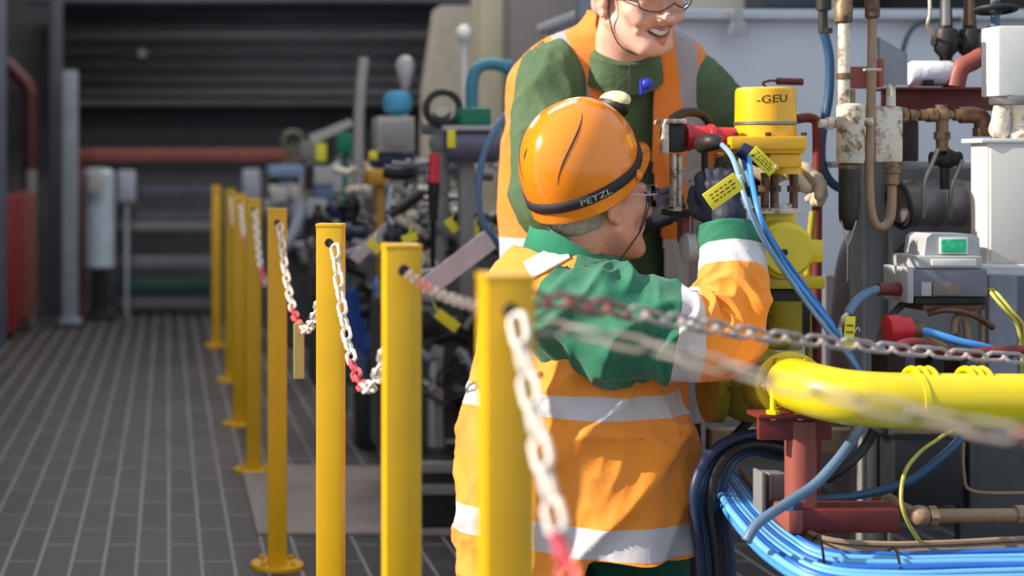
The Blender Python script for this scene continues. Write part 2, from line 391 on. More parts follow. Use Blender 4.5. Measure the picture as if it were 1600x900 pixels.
# ================================================================== people
def basis(yaw_deg, pitch_deg, roll_deg=0.):
    """right / forward / up columns; yaw 0 looks along +X of the place, 90 away along the aisle, -90 back to the lens"""
    y, p, r = (math.radians(q) for q in (yaw_deg, pitch_deg, roll_deg))
    f = Vector((math.cos(y) * math.cos(p), math.sin(y) * math.cos(p), math.sin(p)))
    rt = f.cross(Vector((0, 0, 1))).normalized(); up = rt.cross(f)
    rt, up = rt * math.cos(r) + up * math.sin(r), up * math.cos(r) - rt * math.sin(r)
    return Matrix((rt, f, up)).transposed()
def head_geo(c, B, sc, neck_w, smile=True):
    """a head with brow, eye sockets, nose, cheeks, mouth and ears; returns world vertices, faces and the lip / brow masks"""
    F = Field((-.1, -.14, -.25), (.1, .15, .145), .0029)
    F.ell((0, -.012, .042), (.075, .098, .088), .01)
    F.ell((0, .034, -.03), (.060, .064, .088), .02)
    F.ell((0, .05, -.082), (.040, .042, .034), .02); F.ell((0, .082, -.1), (.021, .016, .017), .018)
    for s in (-1, 1):
        F.cap((s * .058, .002, -.052), (s * .026, .072, -.098), .016, .017, .02)
        F.ell((s * .046, .066, -.018), (.026, .024, .022), .018)
        if smile: F.ell((s * .043, .082, -.033), (.021, .017, .018), .012)
        F.cap((s * .012, .096, .027), (s * .045, .080, .026), .010, .009, .012)
        F.cap((s * .020, .097, -.024), (s * .046, .074, -.060), .005, .003, .012)
    for s in (-1, 1): F.ell((s * .032, .104, .007), (.020, .016, .012), .010, sub=True)
    for s in (-1, 1): F.ell((s * .032, .079, .006), (.0175, .0145, .0125), .003)
    F.cap((0, .096, .018), (0, .118, -.024), .0085, .0115, .010)
    F.ell((0, .119, -.028), (.0125, .0125, .011), .006)
    for s in (-1, 1):
        F.ell((s * .014, .105, -.032), (.0085, .011, .008), .006); F.ell((s * .007, .113, -.041), (.004, .005, .004), .002, sub=True)
    mz = -.064; up = .015 if smile else 0.; mw = .035 if smile else .027
    lip = []
    for s in (-1, 1):
        lip.append(((0, .103, mz + .006), (s * mw, .085 - (mw - .027) * .6, mz + .004 + up))); lip.append(((0, .100, mz - .009 - up * .55), (s * mw, .085 - (mw - .027) * .6, mz + .002 + up)))
    for a, b in lip: F.cap(a, b, .0052, .004, .006)
    F.ell((0, .104, mz - (.002 if smile else -.001)), (.027 if smile else .023, .018, .0075 if smile else .0018), .003, sub=True)
    if smile:
        for s in (-1, 1): F.ell((s * .019, .096, mz + .004), (.014, .016, .0065), .003, sub=True)
    for s in (-1, 1):
        e = np.array(Matrix.Rotation(math.radians(-14), 3, 'X') @ Matrix.Rotation(math.radians(s * 22), 3, 'Z'))
        F.ell((s * .080, -.012, -.004), (.0085, .021, .033), .004, rot=e); F.ell((s * .078, -.004, -.034), (.006, .009, .010), .006)
        F.ell((s * .089, -.008, .000), (.006, .011, .019), .003, rot=e, sub=True)
    Bi = B.transposed(); nk = (Bi @ (Vector(neck_w) - Vector(c))) / sc
    F.cap((0, -.022, -.05), tuple(nk), .056, .066, .02)
    V, f = F.mesh()
    lm = np.zeros(len(V)); bmk = np.zeros(len(V))
    def segd(p, a, b):
        a, b = np.array(a), np.array(b); ab = b - a; t = np.clip(((p - a) @ ab) / (ab @ ab), 0, 1); return np.linalg.norm(p - a - t[:, None] * ab, axis=1)
    for a, b in lip: lm = np.maximum(lm, np.clip(1.6 - segd(V, a, b) / .006, 0, 1))
    for s in (-1, 1):
        bmk = np.maximum(bmk, .75 * np.clip(1.5 - segd(V, (s * .015, .108, .030), (s * .050, .088, .030)) / .007, 0, 1))
    if smile: bmk = np.maximum(bmk, .9 * np.clip(1 - np.linalg.norm((V - np.array((0, .088, mz))) / np.array((.028, .014, .009)), axis=1) * .9, 0, 1) * 2).clip(0, 1)
    W = V * sc @ np.array(B).T + np.array(c)
    return W, f, lm, bmk
def hair_geo(c, B, sc, low):
    F = Field((-.1, -.13, -.12), (.1, .1, .15), .004)
    F.ell((0, -.014, .042), (.0785, .101, .091), .008)
    F.ell((0, -.045, -.025), (.064, .062, .05), .02)
    F._op((-.1, .02, -.2), (.1, .2, .06), lambda p: -(p[..., 1] - .03 - np.clip(p[..., 2] - .05, 0, 1) * .6) * -1 * -1, .004, True)
    F._op((-.1, -.2, -.2), (.1, .2, low), lambda p: p[..., 2] - low - .25 * np.clip(p[..., 1] + .03, -.1, .1), .006, True)
    for s in (-1, 1): F.ell((s * .082, -.008, -.004), (.014, .020, .032), .004, sub=True)
    V, f = F.mesh()
    V = V + (vnoise(V * 90)[:, None] - .5) * .004 * V / (np.linalg.norm(V, axis=1, keepdims=True) + 1e-6)
    return V * sc @ np.array(B).T + np.array(c), f
def hand_into(F, w, A, N, curl, thumb=.5, g=0., side=1, sc=1.):
    """palm, four bent fingers of different lengths and a thumb off the side of the palm; A along the hand, N out of the palm"""
    A, N = Vector(A).normalized(), Vector(N); N = (N - A * A.dot(N)).normalized(); Bv = A.cross(N).normalized() * side; w = Vector(w)
    for i, (off, L, cu) in enumerate(zip((.030, .010, -.011, -.030), (.074, .082, .076, .060), curl)):
        off, L = off * sc, L * sc; k = w + A * (.088 - .004 * abs(i - 1)) * sc + Bv * off
        F.cap(w + Bv * off * .55 + A * .012, k, (.0145 + g), (.0125 + g), .010)
        d = A.copy(); p = k
        for j, fr in enumerate((.45, .30, .25)):
            an = cu * (.8, 1., .7)[j]; d = Matrix.Rotation(an, 3, A.cross(N)) @ d; q = p + d * L * fr
            F.cap(p, q, .0095 + g - .0008 * j, .0088 + g - .0009 * j, .0035); p = q
    t0 = w + A * .022 * sc + Bv * .026 * sc; t1 = t0 + (A * .55 + Bv * .7 + N * .35).normalized() * .042 * sc
    t2 = t1 + (A * .75 + Bv * (.4 - thumb * .5) + N * (.3 + thumb * .5)).normalized() * .034 * sc; t3 = t2 + (A * .8 + Bv * (.1 - thumb * .5) + N * (.3 + thumb * .5)).normalized() * .028 * sc
    F.cap(t0, t1, .015 + g, .012 + g, .010); F.cap(t1, t2, .0115 + g, .0105 + g, .004); F.cap(t2, t3, .0105 + g, .009 + g, .004)
def merge(parts):
    V, Fs, b = [], [], 0
    for v, f in parts: V.append(np.asarray(v)); Fs += [tuple(int(i) + b for i in q) for q in f]; b += len(v)
    return np.concatenate(V), Fs
def torso_grid(rows, n=200, ns=160, e=2.3, yaw=0.):
    """rows: px, py, d, half-width (m), half-depth (m), yaw; a closed ring per height"""
    K = ckey(rows, n); w = np.linspace(0, 2 * PI, ns, endpoint=False); G = np.zeros((n, ns, 3))
    cw = np.sign(np.cos(w)) * np.abs(np.cos(w)) ** (2 / e); sw = np.sign(np.sin(w)) * np.abs(np.sin(w)) ** (2 / e)
    for i, (px, py, d, hw, hd, yw) in enumerate(K):
        c = np.array(P(px, py, d)); y = math.radians(yw); Fv = np.array((math.cos(y), math.sin(y), 0)); Rv = np.array((math.sin(y), -math.cos(y), 0))
        G[i] = c + np.outer(cw * hd, Fv) + np.outer(sw * hw, Rv)
    return G, K
def fold(G, amp, scale, seed=0., base=None):
    N = grid_normals(G); p = G.reshape(-1, 3) * np.array(scale) + seed
    p = p + (vnoise(G.reshape(-1, 3) * 6 + seed)[:, None] - .5) * 1.2
    d = (ridge(p) ** 2 * .7 + ridge(p * 2.1 + 9) ** 2 * .3) - .45
    a = amp if base is None else amp * base.reshape(-1)
    return G + (N.reshape(-1, 3) * (d * a)[:, None]).reshape(G.shape)
def close_ends(nr, ns): return grid_faces(nr, ns) + [tuple(range(ns))[::-1], tuple((nr - 1) * ns + k for k in range(ns))]
def solid(o, t, off=-1):
    m = o.modifiers.new('thickness', 'SOLIDIFY'); m.thickness = t; m.offset = off; return o
# ------------------------------------------------------------------ helmet
def helmet(c, B, parent, sc=1., lamp=True):
    c = Vector(c); W = lambda q: c + B @ (Vector(q) * sc)
    RX, RY, H = .118, .146, .150
    def drop(th): k = (1 - math.cos(th)) / 2; return .018 + .05 * k + .014 * math.sin(th) ** 2
    def surf(th, v, off=0.):
        if v <= .72:
            ph = v / .72 * PI / 2; r = math.sin(ph) ** .9; q = Vector((RX * r * math.sin(th), RY * r * math.cos(th), H * math.cos(ph) ** .95 if ph < PI / 2 else 0.))
            q.z += .004 * math.exp(-(q.x / .02) ** 2) * math.sin(ph)
        else:
            t = (v - .72) / .28; f = max(0., math.cos(th)) ** 2; k = 1 + .02 * t - .05 * t * (1 - f)
            q = Vector((RX * k * math.sin(th), RY * k * math.cos(th) + .052 * f * t ** 1.6, -drop(th) * t - .010 * f * t))
        if off: q += Vector((q.x / RX ** 2, q.y / RY ** 2, max(q.z, 0) / H ** 2)).normalized() * off
        return q
    nv, ns = 60, 120; V = [W(surf(2 * PI * k / ns, i / (nv - 1) * .996 + .004)) for i in range(nv) for k in range(ns)]
    hat = link_mesh('hard_hat', V, grid_faces(nv, ns) + [tuple(range(ns))], M['helmet'], parent, label='orange hard hat shell with black strap')
    solid(hat, .003)
    def strip(path, wdt, off, name, m_, par):
        pts = []
        for th, z in path:
            for dz in (-wdt / 2, wdt / 2):
                zz = z + dz; v = .72 - math.asin(min(1, max(0, zz / H))) / (PI / 2) * .72 if zz > 0 else .72 + .28 * (-zz / drop(th)) * .98
                pts.append(W(surf(th, v, off)))
        n = len(path); f = [(2 * i, 2 * i + 1, 2 * i + 3, 2 * i + 2) for i in range(n - 1)]
        return solid(link_mesh(name, pts, f, m_, par), .002)
    sz = lambda th: -.012 - .018 * (1 - math.cos(th)) / 2 + .052 * math.cos(th) ** 2 * (math.cos(th) > 0)
    strip([(2 * PI * k / 100, sz(2 * PI * k / 100)) for k in range(101)], .024, .003, 'head_strap', M['strap'], hat)
    # lettering on the strap, read from the wearer's right
    tv, tf = text_geo('PETZL'); L = max(v[0] for v in tv); pts = []
    for x, y in tv:
        th = math.radians(143) - x / L * math.radians(30); zz = sz(th) + (y - .35) * .019
        v = .72 + .28 * (-zz / drop(th)) * .98 if zz < 0 else .72 - math.asin(zz / H) / (PI / 2) * .72
        pts.append(W(surf(th, v, .0065)))
    link_mesh('strap_lettering', pts, tf, M['straptext'], hat, smooth=False)
    for th0, th1, v0, v1 in ((2.75, 1.75, .66, .22), (3.5, 3.45, .50, .40), (3.53, 4.53, .66, .22)):
        b = MB(); b.tube([W(surf(th0 + (th1 - th0) * (k / 12) ** 1.5, v0 + (v1 - v0) * k / 12, -.0002)) for k in range(13)], [.0006, .0022, .0022, .0006], 6, raw=True)
        b.build('vent_slot', M['strap'], hat)
    for s in (1, -1):
        th = s * math.radians(76); zz = sz(th) - .018; b = MB(); q = surf(th, .72 + .28 * min(1, -zz / drop(th)), .004)
        b.torus(W(q), B @ Vector((s, .2, 0)), .009 * sc, .003 * sc, 20, 6); b.box(W(q), (.008 * sc, .012 * sc, .012 * sc), None, .002); b.build('strap_clip', M['helmet'], hat)
    if lamp:
        q = surf(0, .54, .024); b = MB(); b.ball(W(q), 1, (.042 * sc, .024 * sc, .030 * sc), B); b.ball(W(q + Vector((-.026, -.004, -.014))), 1, (.030 * sc, .022 * sc, .022 * sc), B)
        hl = b.build('headlamp', M['black'], hat)
        b = MB(); b.ball(W(q + Vector((.006, .006, .014))), 1, (.040 * sc, .022 * sc, .021 * sc), B); b.ball(W(q + Vector((-.034, .012, -.008))), 1, (.018 * sc, .014 * sc, .016 * sc), B)
        b.build('lamp_lens', M['lamp'], hat, label='cream lamp lenses')
    return hat
# ------------------------------------------------------------------ worker kneeling in the green and orange jacket
def worker_kneeling():
    D = 3.64
    t = thing('person', 'kneeling person in green and orange hi-vis jacket and orange hard hat with headlamp', 'person', P(895, 900, 3.66).xy.to_3d())
    hc = P(931, 316, 3.62); HB = basis(20, 3, 0); sc = 1.08
    neck = P(890, 408, 3.65)
    hv, hf, lm, bm_ = head_geo(hc, HB, sc, neck, smile=False)
    # body under the clothes
    F = Field((.55, 2.9, 0), (1.5, 4.55, 1.02), .008)
    pel, che = P(893, 690, 3.70), P(872, 490, 3.67)
    F.ell(P(890, 640, 3.69), (.15, .13, .16), .04); F.ell(che, (.15, .13, .14), .05); F.ell(pel, (.15, .14, .12), .05)
    F.cap(P(872, 450, 3.67), neck, .09, .06, .04)
    rs, re, rw = P(880, 480, 3.53), P(1128, 520, 3.42), P(1138, 350, 3.49)
    F.cap(rs, re, .058, .046, .03); F.cap(re, rw, .045, .032, .02)
    ls, le, lw = P(872, 480, 3.80), P(985, 545, 3.78), P(1112, 480, 3.70)
    F.cap(ls, le, .056, .046, .03); F.cap(le, lw, .045, .032, .02)
    fw = Vector((.77, .62, 0)); rt = Vector((.62, -.77, 0))
    kn = []
    for s in (-1, 1):
        hip = pel + rt * .10 * s; knee = hip + fw * .16 + rt * s * .03; knee.z = .075; ank = knee - fw * .42; ank.z = .07; toe = ank - fw * .06; toe.z = .03
        F.cap(hip, knee, .085, .06, .03); F.cap(knee, ank, .055, .045, .03); F.cap(ank, toe, .04, .03, .02); kn.append((hip, knee, ank, toe))
    hand_into(F, rw, (-.25, .25, 1), (.5, .8, 0), (.7, .8, .85, .9), side=1, g=-.001)
    hand_into(F, lw, (.5, .2, .5), (0, .8, -.3), (.6, .7, .7, .8), side=-1)
    bv, bf = F.mesh()
    V, Fc = merge([(hv, hf), (bv, bf)]); z = np.zeros(len(bv))
    link_mesh('body', V, Fc, M['skin1'], t, attrs={'u': np.concatenate([lm, z]), 'g': np.concatenate([bm_, z])}, sharp=180, label='ruddy face and neck seen from behind')
    v, f = hair_geo(hc, HB, sc, -.055); link_mesh('hair', v, f, M['hair'], t, sharp=180, label='short grey hair below the hat')
    # gloves
    F = Field(np.array(rw) - .17, np.array(rw) + .17, .003)
    hand_into(F, rw, (-.25, .25, 1), (.5, .8, 0), (.7, .8, .85, .9), side=1, g=.0035); F.cap(rw - Vector((0, 0, .05)), rw + Vector((0, .0, .015)), .042, .036, .01)
    v, f = F.mesh(); link_mesh('glove', v, f, M['gloveb'], t, sharp=180)
    F = Field(np.array(lw) - .17, np.array(lw) + .17, .004)
    hand_into(F, lw, (.5, .2, .5), (0, .8, -.3), (.6, .7, .7, .8), side=-1, g=.0035); F.cap(lw - Vector((.02, .01, .03)), lw, .036, .036, .01)
    v, f = F.mesh(); link_mesh('glove', v, f, M['gloveb'], t, sharp=180)
    # jacket
    rows = [(900, 925, 3.66, .285, .215, 30), (898, 880, 3.66, .290, .222, 30), (897, 800, 3.66, .282, .212, 30), (894, 700, 3.66, .265, .198, 30), (894, 620, 3.66, .238, .174, 30), (892, 540, 3.665, .222, .156, 30),
            (886, 475, 3.67, .205, .142, 30), (884, 436, 3.67, .180, .130, 30), (882, 408, 3.67, .150, .118, 30), (882, 392, 3.67, .115, .10, 30), (888, 388, 3.67, .085, .08, 30)]
    G, K = torso_grid(rows, 240, 200)
    zz = np.linspace(0, 1, 240)[:, None] * np.ones((1, 200))
    # a diagonal set of folds from the belly to the seat, finer ones at the shoulder
    G = fold(G, .034, (5, 5, 3.2), 3.1, np.clip(1.25 - zz * .9, .25, 1)); G = fold(G, .010, (14, 14, 7), 7.7)
    pq = G.reshape(-1, 3); qn = pq[:, 0] * .72 - pq[:, 2] * .69; qa = pq[:, 0] * .69 + pq[:, 2] * .72
    dd = (ridge(np.stack([qn * 8.5 + .25 * vnoise(pq * 9), qa * 1.3, pq[:, 1] * 2.5], -1) + 2.3) ** 2.2 - .35).reshape(zz.shape) * .026 * np.clip((.80 - zz) / .2, 0, 1) * np.clip(zz / .12, .25, 1)
    G = G + grid_normals(G) * dd[..., None]
    py = VY + (EYE - G[..., 2]) * FPX / 3.66
    u = np.clip((912 - py) / (912 - 375), 0, 1)
    # hem dips at the back
    yk = math.radians(30); Fv = np.array((math.cos(yk), math.sin(yk))); fco = (G[..., :2] - np.array(P(893, 0, 3.66))[:2]) @ Fv
    lim = 834 + 96 * np.clip((-.155 - fco) / .04, 0, 1); zl = EYE - (lim - VY) * 3.66 / FPX - .003 * np.sin(fco * 60); cut = (G[..., 2] < zl).ravel(); G[..., 2] = np.maximum(G[..., 2], zl)
    slope = (G[..., 0] - P(862, 0, 3.66).x) + (EYE - G[..., 2] - (430 - VY) * 3.66 / FPX) * .55
    gm = np.clip(.5 + slope * 40, 0, 1) * (py < 520) + 0.
    link_mesh('jacket', G.reshape(-1, 3), [f for f in grid_faces(240, 200) if not cut[list(f)].all()], M['jacket'], t, attrs={'u': u.ravel(), 'g': gm.ravel()}, sharp=180, label='orange jacket body with pale reflective bands')
    # a pale strip over the back of the shoulder
    def sleeve(pts, rad, seed):
        G = tube_grid(pts, rad, 200, 96)
        uu = np.linspace(0, 1, 200)[:, None] * np.ones((1, 96)); w = np.linspace(0, 2 * PI, 96, endpoint=False)[None, :] * np.ones((200, 1))
        N = grid_normals(G); q = np.stack([np.cos(w) * .9 + uu * 3, np.sin(w) * .9, uu * 11 + .6 * np.sin(w * 2)], -1).reshape(-1, 3) + seed
        d = ((ridge(q) ** 2 - .4) + .5 * (ridge(q * 1.9 + 5) ** 2 - .4)).reshape(uu.shape); amp = .026 * np.exp(-((uu - .2) / .22) ** 2) + .020 * np.exp(-((uu - .64) / .13) ** 2) + .006
        G = G - N * (d * amp)[..., None] * -1
        return link_mesh('sleeve', G.reshape(-1, 3), grid_faces(200, 96), M['sleeve'], t, attrs={'u': uu.ravel()}, sharp=180)
    sleeve([P(862, 468, 3.55), P(895, 488, 3.52), P(950, 508, 3.47), P(1000, 515, 3.44), P(1045, 518, 3.42), P(1092, 523, 3.41), P(1128, 515, 3.41), P(1143, 470, 3.43), P(1145, 425, 3.45), P(1143, 388, 3.47), P(1141, 356, 3.485)],
           [.088, .112, .117, .108, .099, .090, .083, .072, .068, .065, .066], 1.)
    sleeve([P(862, 468, 3.76), P(872, 480, 3.78), P(900, 500, 3.79), P(930, 520, 3.79), P(960, 535, 3.785), P(985, 543, 3.78), P(1020, 535, 3.76), P(1050, 520, 3.74), P(1072, 508, 3.73), P(1090, 496, 3.72), P(1100, 488, 3.71)],
           [.085, .095, .095, .09, .085, .08, .078, .07, .065, .062, .06], 4.)
    b = MB()                                                             # collar: a raised band round the neck, open at the throat
    ring0, ring1, ring2 = [], [], []
    for k in range(61):
        a = math.radians(30 + 38 + 284 * k / 60); e = abs(k / 60 - .5) * 2
        dirv = Vector((math.cos(a), math.sin(a), 0)); c0 = P(902, 395, 3.65)
        zt = .016 - .045 * dirv.x - .012 * e + .004 * math.sin(a * 5)
        ring0.append(c0 + Vector((dirv.x * .122, dirv.y * .118, zt - .066)))
        ring1.append(c0 + Vector((dirv.x * .102, dirv.y * .100, zt)))
        ring2.append(c0 + Vector((dirv.x * .090, dirv.y * .088, zt - .006)))
    vs = ring0 + ring1 + ring2; n = 61
    b.add(vs, [(r * n + k, r * n + k + 1, (r + 1) * n + k + 1, (r + 1) * n + k) for r in range(2) for k in range(n - 1)])
    solid(b.build('collar', M['gcloth'], t, label='green stand-up collar', sharp=60), .004)
    # pale reflective patch on the rear shoulder, lying on the jacket
    from mathutils.bvhtree import BVHTree
    bv_ = BVHTree.FromPolygons([tuple(q) for q in G.reshape(-1, 3)], grid_faces(240, 200)); eye = Vector((0, 0, EYE)); vs = []
    for a_ in range(25):
        for c_ in range(9):
            px_, py_ = 826 + 60 * a_ / 24 + (c_ - 4) * 1.6, 424 - 32 * a_ / 24 + (c_ - 4) * 3.2
            h = bv_.ray_cast(eye, (P(px_, py_, 3.6) - eye).normalized()); q = h[0] if h[0] else P(px_, py_, 3.58); nn = h[1] if h[0] else Vector((0, -1, 0)); nn = nn if nn.dot(q - eye) < 0 else -nn
            vs.append(q + nn * .004)
    solid(link_mesh('reflective_strip', vs, [(a_ * 9 + c_, a_ * 9 + c_ + 1, a_ * 9 + c_ + 10, a_ * 9 + c_ + 9) for a_ in range(24) for c_ in range(8)], M['reflect'], t), .003, 0)
    # trousers
    F = Field((.5, 2.9, 0), (1.5, 4.4, .62), .008)
    F.ell(pel, (.185, .175, .14), .05)
    for hip, knee, ank, toe in kn: F.cap(hip, knee, .118, .088, .03); F.cap(knee, knee.lerp(ank, .9), .08, .065, .03)
    v, f = F.mesh(); v = v + (vnoise(v * 14)[:, None] - .5) * .012
    link_mesh('trousers', v, f, M['gtrouser'], t, sharp=180, label='green work trousers')
    for hip, knee, ank, toe in kn:
        F = Field(np.array(ank) - .22, np.array(ank) + .22, .005); F.cap(ank + fw * .05, ank, .056, .056, .02); F.cap(ank, toe + Vector((0, 0, .03)), .056, .048, .03); F.cap(toe + Vector((0, 0, .03)), toe + Vector((0, 0, -.0)) + fw * .05, .045, .04, .02)
        v, f = F.mesh(); v[:, 2] = np.maximum(v[:, 2], .002); link_mesh('boot', v, f, M['black'], t, sharp=180)
    hat = helmet(P(907, 262, 3.60), basis(38, 25, 0), t, 1.0)
    # safety glasses: temple arms, lens, and their neck cord
    L = lambda x, y, zz: hc + HB @ (Vector((x, y, zz)) * sc)
    b = MB(); b.tube([L(.082, -.012, .022), L(.084, .03, .016), L(.078, .07, .012), L(.066, .098, .012)], .0018, 6); b.tube([L(-.082, -.012, .022), L(-.084, .03, .016), L(-.078, .07, .012), L(-.066, .098, .012)], .0018, 6)
    b.tube([L(.066, .098, .026), L(.03, .123, .028), L(0, .126, .026), L(-.03, .123, .028), L(-.066, .098, .026)], .0022, 6); gl = b.build('safety_glasses', mat('pale_pink_frame', S(206, 180, 186), .3), t)
    b = MB(); rows_ = []
    for k in range(25):
        a = math.radians(-62 + 124 * k / 24); rows_.append([L(.072 * math.sin(a), .045 + .082 * math.cos(a) ** .8, z_) for z_ in (.028, .010, -.014)])
    b.add([q for r in rows_ for q in r], [(3 * k + j, 3 * k + 3 + j, 3 * k + 4 + j, 3 * k + 1 + j) for k in range(24) for j in range(2)]); solid(b.build('lens', M['lens'], gl, label='clear lens'), .0015)
    b = MB(); b.tube([L(.076, .075, .010), L(.078, .066, -.02), L(.070, .052, -.06), L(.058, .02, -.105), L(.062, -.012, -.140)], .0016, 6); b.tube([L(.076, .068, .010), L(.079, .060, -.02), L(.071, .05, -.058)], .0013, 6)
    b.build('neck_cord', M['strap'], t)
    return t
# ------------------------------------------------------------------ worker standing in the orange vest
def worker_standing():
    t = thing('person', 'smiling person standing in dark green shirt, orange open vest and clear glasses', 'person', Vector((P(960, 0, 4.150).x, 4.15, 0)))
    hc = P(992, -9, 3.900); HB = basis(-67, -16, -9); sc = 1.10
    neck = P(974, 85, 4.000)
    hv, hf, lm, bm_ = head_geo(hc, HB, sc, neck, smile=True)
    F = Field((.5, 3.5, 0), (1.8, 4.6, 1.5), .008)
    F.ell(P(955, 190, 4.130), (.175, .095, .2), .05); F.ell(P(950, 400, 4.150), (.16, .09, .22), .05); F.ell(P(950, 600, 4.180), (.16, .1, .13), .05); F.cap(P(965, 130, 4.080), neck, .09, .06, .04)
    rs, re, rw = P(850, 122, 4.060), P(846, 330, 3.940), P(985, 352, 3.900)
    ls, le, lw = P(1088, 125, 4.100), P(1160, 268, 4.10), P(1202, 258, 3.86)
    for a, b_, c in ((rs, re, rw), (ls, le, lw)): F.cap(a, b_, .055, .044, .03); F.cap(b_, c, .044, .031, .02)
    legs = []
    for x, s in ((897, -1), (1028, 1)):
        hip = P(x, 620, 4.18); an = Vector((hip.x + .02 * s, 4.18, .09)); toe = an + Vector((.02 * s, -.11, -.05)); F.cap(hip, an, .085, .045, .03); F.cap(an, toe, .04, .032, .02); legs.append((hip, an, toe))
    hR = dict(A=(.75, -.1, .45), N=(.4, .8, -.2), curl=(.5, .6, .6, .7), side=1); hL = dict(A=(.80, -.40, -.22), N=(-.25, -.25, -1), curl=(.6, .65, .7, .75), side=-1)
    hand_into(F, rw, **hR); hand_into(F, lw, **hL)
    bv, bf = F.mesh(); V, Fc = merge([(hv, hf), (bv, bf)]); z = np.zeros(len(bv))
    link_mesh('body', V, Fc, M['skin2'], t, attrs={'u': np.concatenate([lm, z]), 'g': np.concatenate([bm_, z])}, sharp=180, label='smiling face turned down to the work')
    v, f = hair_geo(hc, HB, sc, -.045); link_mesh('hair', v, f, M['hair'], t, sharp=180)
    L = lambda x, y, zz: hc + HB @ (Vector((x, y, zz)) * sc)
    b = MB(); rows_ = [[L(.031 * math.sin(a), .070 + .027 * math.cos(a), zz) for zz in (-.056 + .012 * math.sin(a) ** 2, -.070 + .019 * math.sin(a) ** 2)] for a in [math.radians(-70 + 140 * k / 16) for k in range(17)]]
    b.add([q for r in rows_ for q in r], [(2 * k, 2 * k + 1, 2 * k + 3, 2 * k + 2) for k in range(16)]); solid(b.build('teeth', M['teeth'], t, label='white teeth'), .003)
    for s in (-1, 1): b = MB(); b.ball(L(s * .032, .0795, .0055), .0135 * sc, (.95, 1, .62), HB); b.build('eye', M['eye'], t)
    b = MB()
    for s in (-1, 1): b.tube([L(s * .083, -.01, .024), L(s * .085, .03, .018), L(s * .079, .07, .012), L(s * .067, .098, .010)], .002, 6)
    for s in (-1, 1): b.tube([L(s * .067, .098, .012), L(s * .062, .106, -.004), L(s * .035, .124, -.010), L(s * .012, .128, -.002), L(0, .130, .006)], .0016, 6)
    gl = b.build('safety_glasses', M['darkiron'], t)
    b = MB(); rows_ = [[L(.070 * math.sin(a), .047 + .084 * max(0, math.cos(a)) ** .8, zz) for zz in (.028, .008, -.016)] for a in [math.radians(-62 + 124 * k / 24) for k in range(25)]]
    b.add([q for r in rows_ for q in r], [(3 * k + j, 3 * k + 3 + j, 3 * k + 4 + j, 3 * k + 1 + j) for k in range(24) for j in range(2)]); solid(b.build('lens', M['lens'], gl, label='clear lens'), .0015)
    b = MB(); b.tube([L(.080, .012, .03), L(.076, .018, -.04), L(.062, .03, -.09), L(.040, .05, -.112), L(.0, .062, -.121), L(-.04, .05, -.112), L(-.066, .03, -.08)], .0017, 6); b.build('chin_strap', M['strap'], t)
    # shirt
    rows = [(950, 640, 4.18, .21, .125, -90), (948, 560, 4.17, .205, .125, -90), (945, 420, 4.16, .21, .125, -90), (948, 280, 4.15, .218, .13, -90), (955, 150, 4.13, .218, .128, -90), (962, 98, 4.11, .200, .115, -90), (968, 84, 4.09, .145, .092, -90), (976, 78, 4.03, .088, .085, -90), (986, 70, 4.02, .055, .06, -90)]
    G, K = torso_grid(rows, 200, 160); G = fold(G, .018, (9, 9, 5), 2.)
    link_mesh('shirt', G.reshape(-1, 3), grid_faces(200, 160), M['shirt'], t, sharp=180)
    a_, c_ = L(0, -.022, -.05), neck; dn = (c_ - a_)
    pts = [a_ + dn * .78, a_ + dn * .81, a_ + dn * .92, a_ + dn * 1.12, a_ + dn * 1.45]
    Gc = tube_grid(pts, [.068, .081, .085, .094, .106], 50, 80); Gc = fold(Gc, .006, (16, 16, 16), 6.)
    link_mesh('shirt_collar', Gc.reshape(-1, 3), grid_faces(50, 80), M['shirt'], t, sharp=180)
    def sleeve(pts, rad, seed):
        G = tube_grid(pts, rad, 160, 80); uu = np.linspace(0, 1, 160)[:, None] * np.ones((1, 80)); G = fold(G, .016, (12, 12, 9), seed)
        return link_mesh('sleeve', G.reshape(-1, 3), grid_faces(160, 80), M['shirt'], t, sharp=180)
    sleeve([P(885, 92, 4.08), P(866, 112, 4.05), P(855, 180, 4.0), P(850, 260, 3.96), P(846, 325, 3.940), P(890, 345, 3.925), P(945, 350, 3.910), P(975, 351, 3.903)], [.05, .078, .080, .074, .066, .056, .048, .044], 5.)
    sleeve([P(1050, 108, 4.09), P(1080, 128, 4.08), P(1112, 165, 4.08), P(1150, 220, 4.110), P(1162, 265, 4.09), P(1174, 270, 4.04), P(1184, 264, 3.96), P(1193, 260, 3.90)], [.05, .072, .074, .068, .064, .056, .05, .046], 8.)
    # vest: open in front, cut away round the arms
    rows = [(948, 650, 4.18, .240, .160, -90), (947, 560, 4.17, .244, .158, -90), (944, 420, 4.16, .250, .158, -90), (946, 280, 4.15, .254, .158, -90), (953, 150, 4.13, .250, .152, -90), (960, 96, 4.11, .226, .138, -90), (967, 66, 4.09, .176, .114, -90), (972, 46, 4.07, .112, .098, -90), (975, 30, 4.055, .088, .09, -90), (977, 18, 4.05, .080, .086, -90)]
    nr, ns = 300, 320; G, K = torso_grid(rows, nr, ns); G = fold(G, .016, (7, 7, 2.5), 11.)
    p = G.reshape(-1, 3); px = VX + p[:, 0] * FPX / p[:, 1]; py = VY + (EYE - p[:, 2]) * FPX / p[:, 1]
    front = p[:, 1] < 4.08
    li = np.interp(py, [20, 40, 60, 150, 250, 650], [934, 932, 936, 953, 962, 950]); ri = np.interp(py, [20, 60, 100, 150, 250, 400, 650], [1036, 1030, 1024, 1019, 1016, 1036, 1036])
    keep = ~(front & (px > li) & (px < ri))
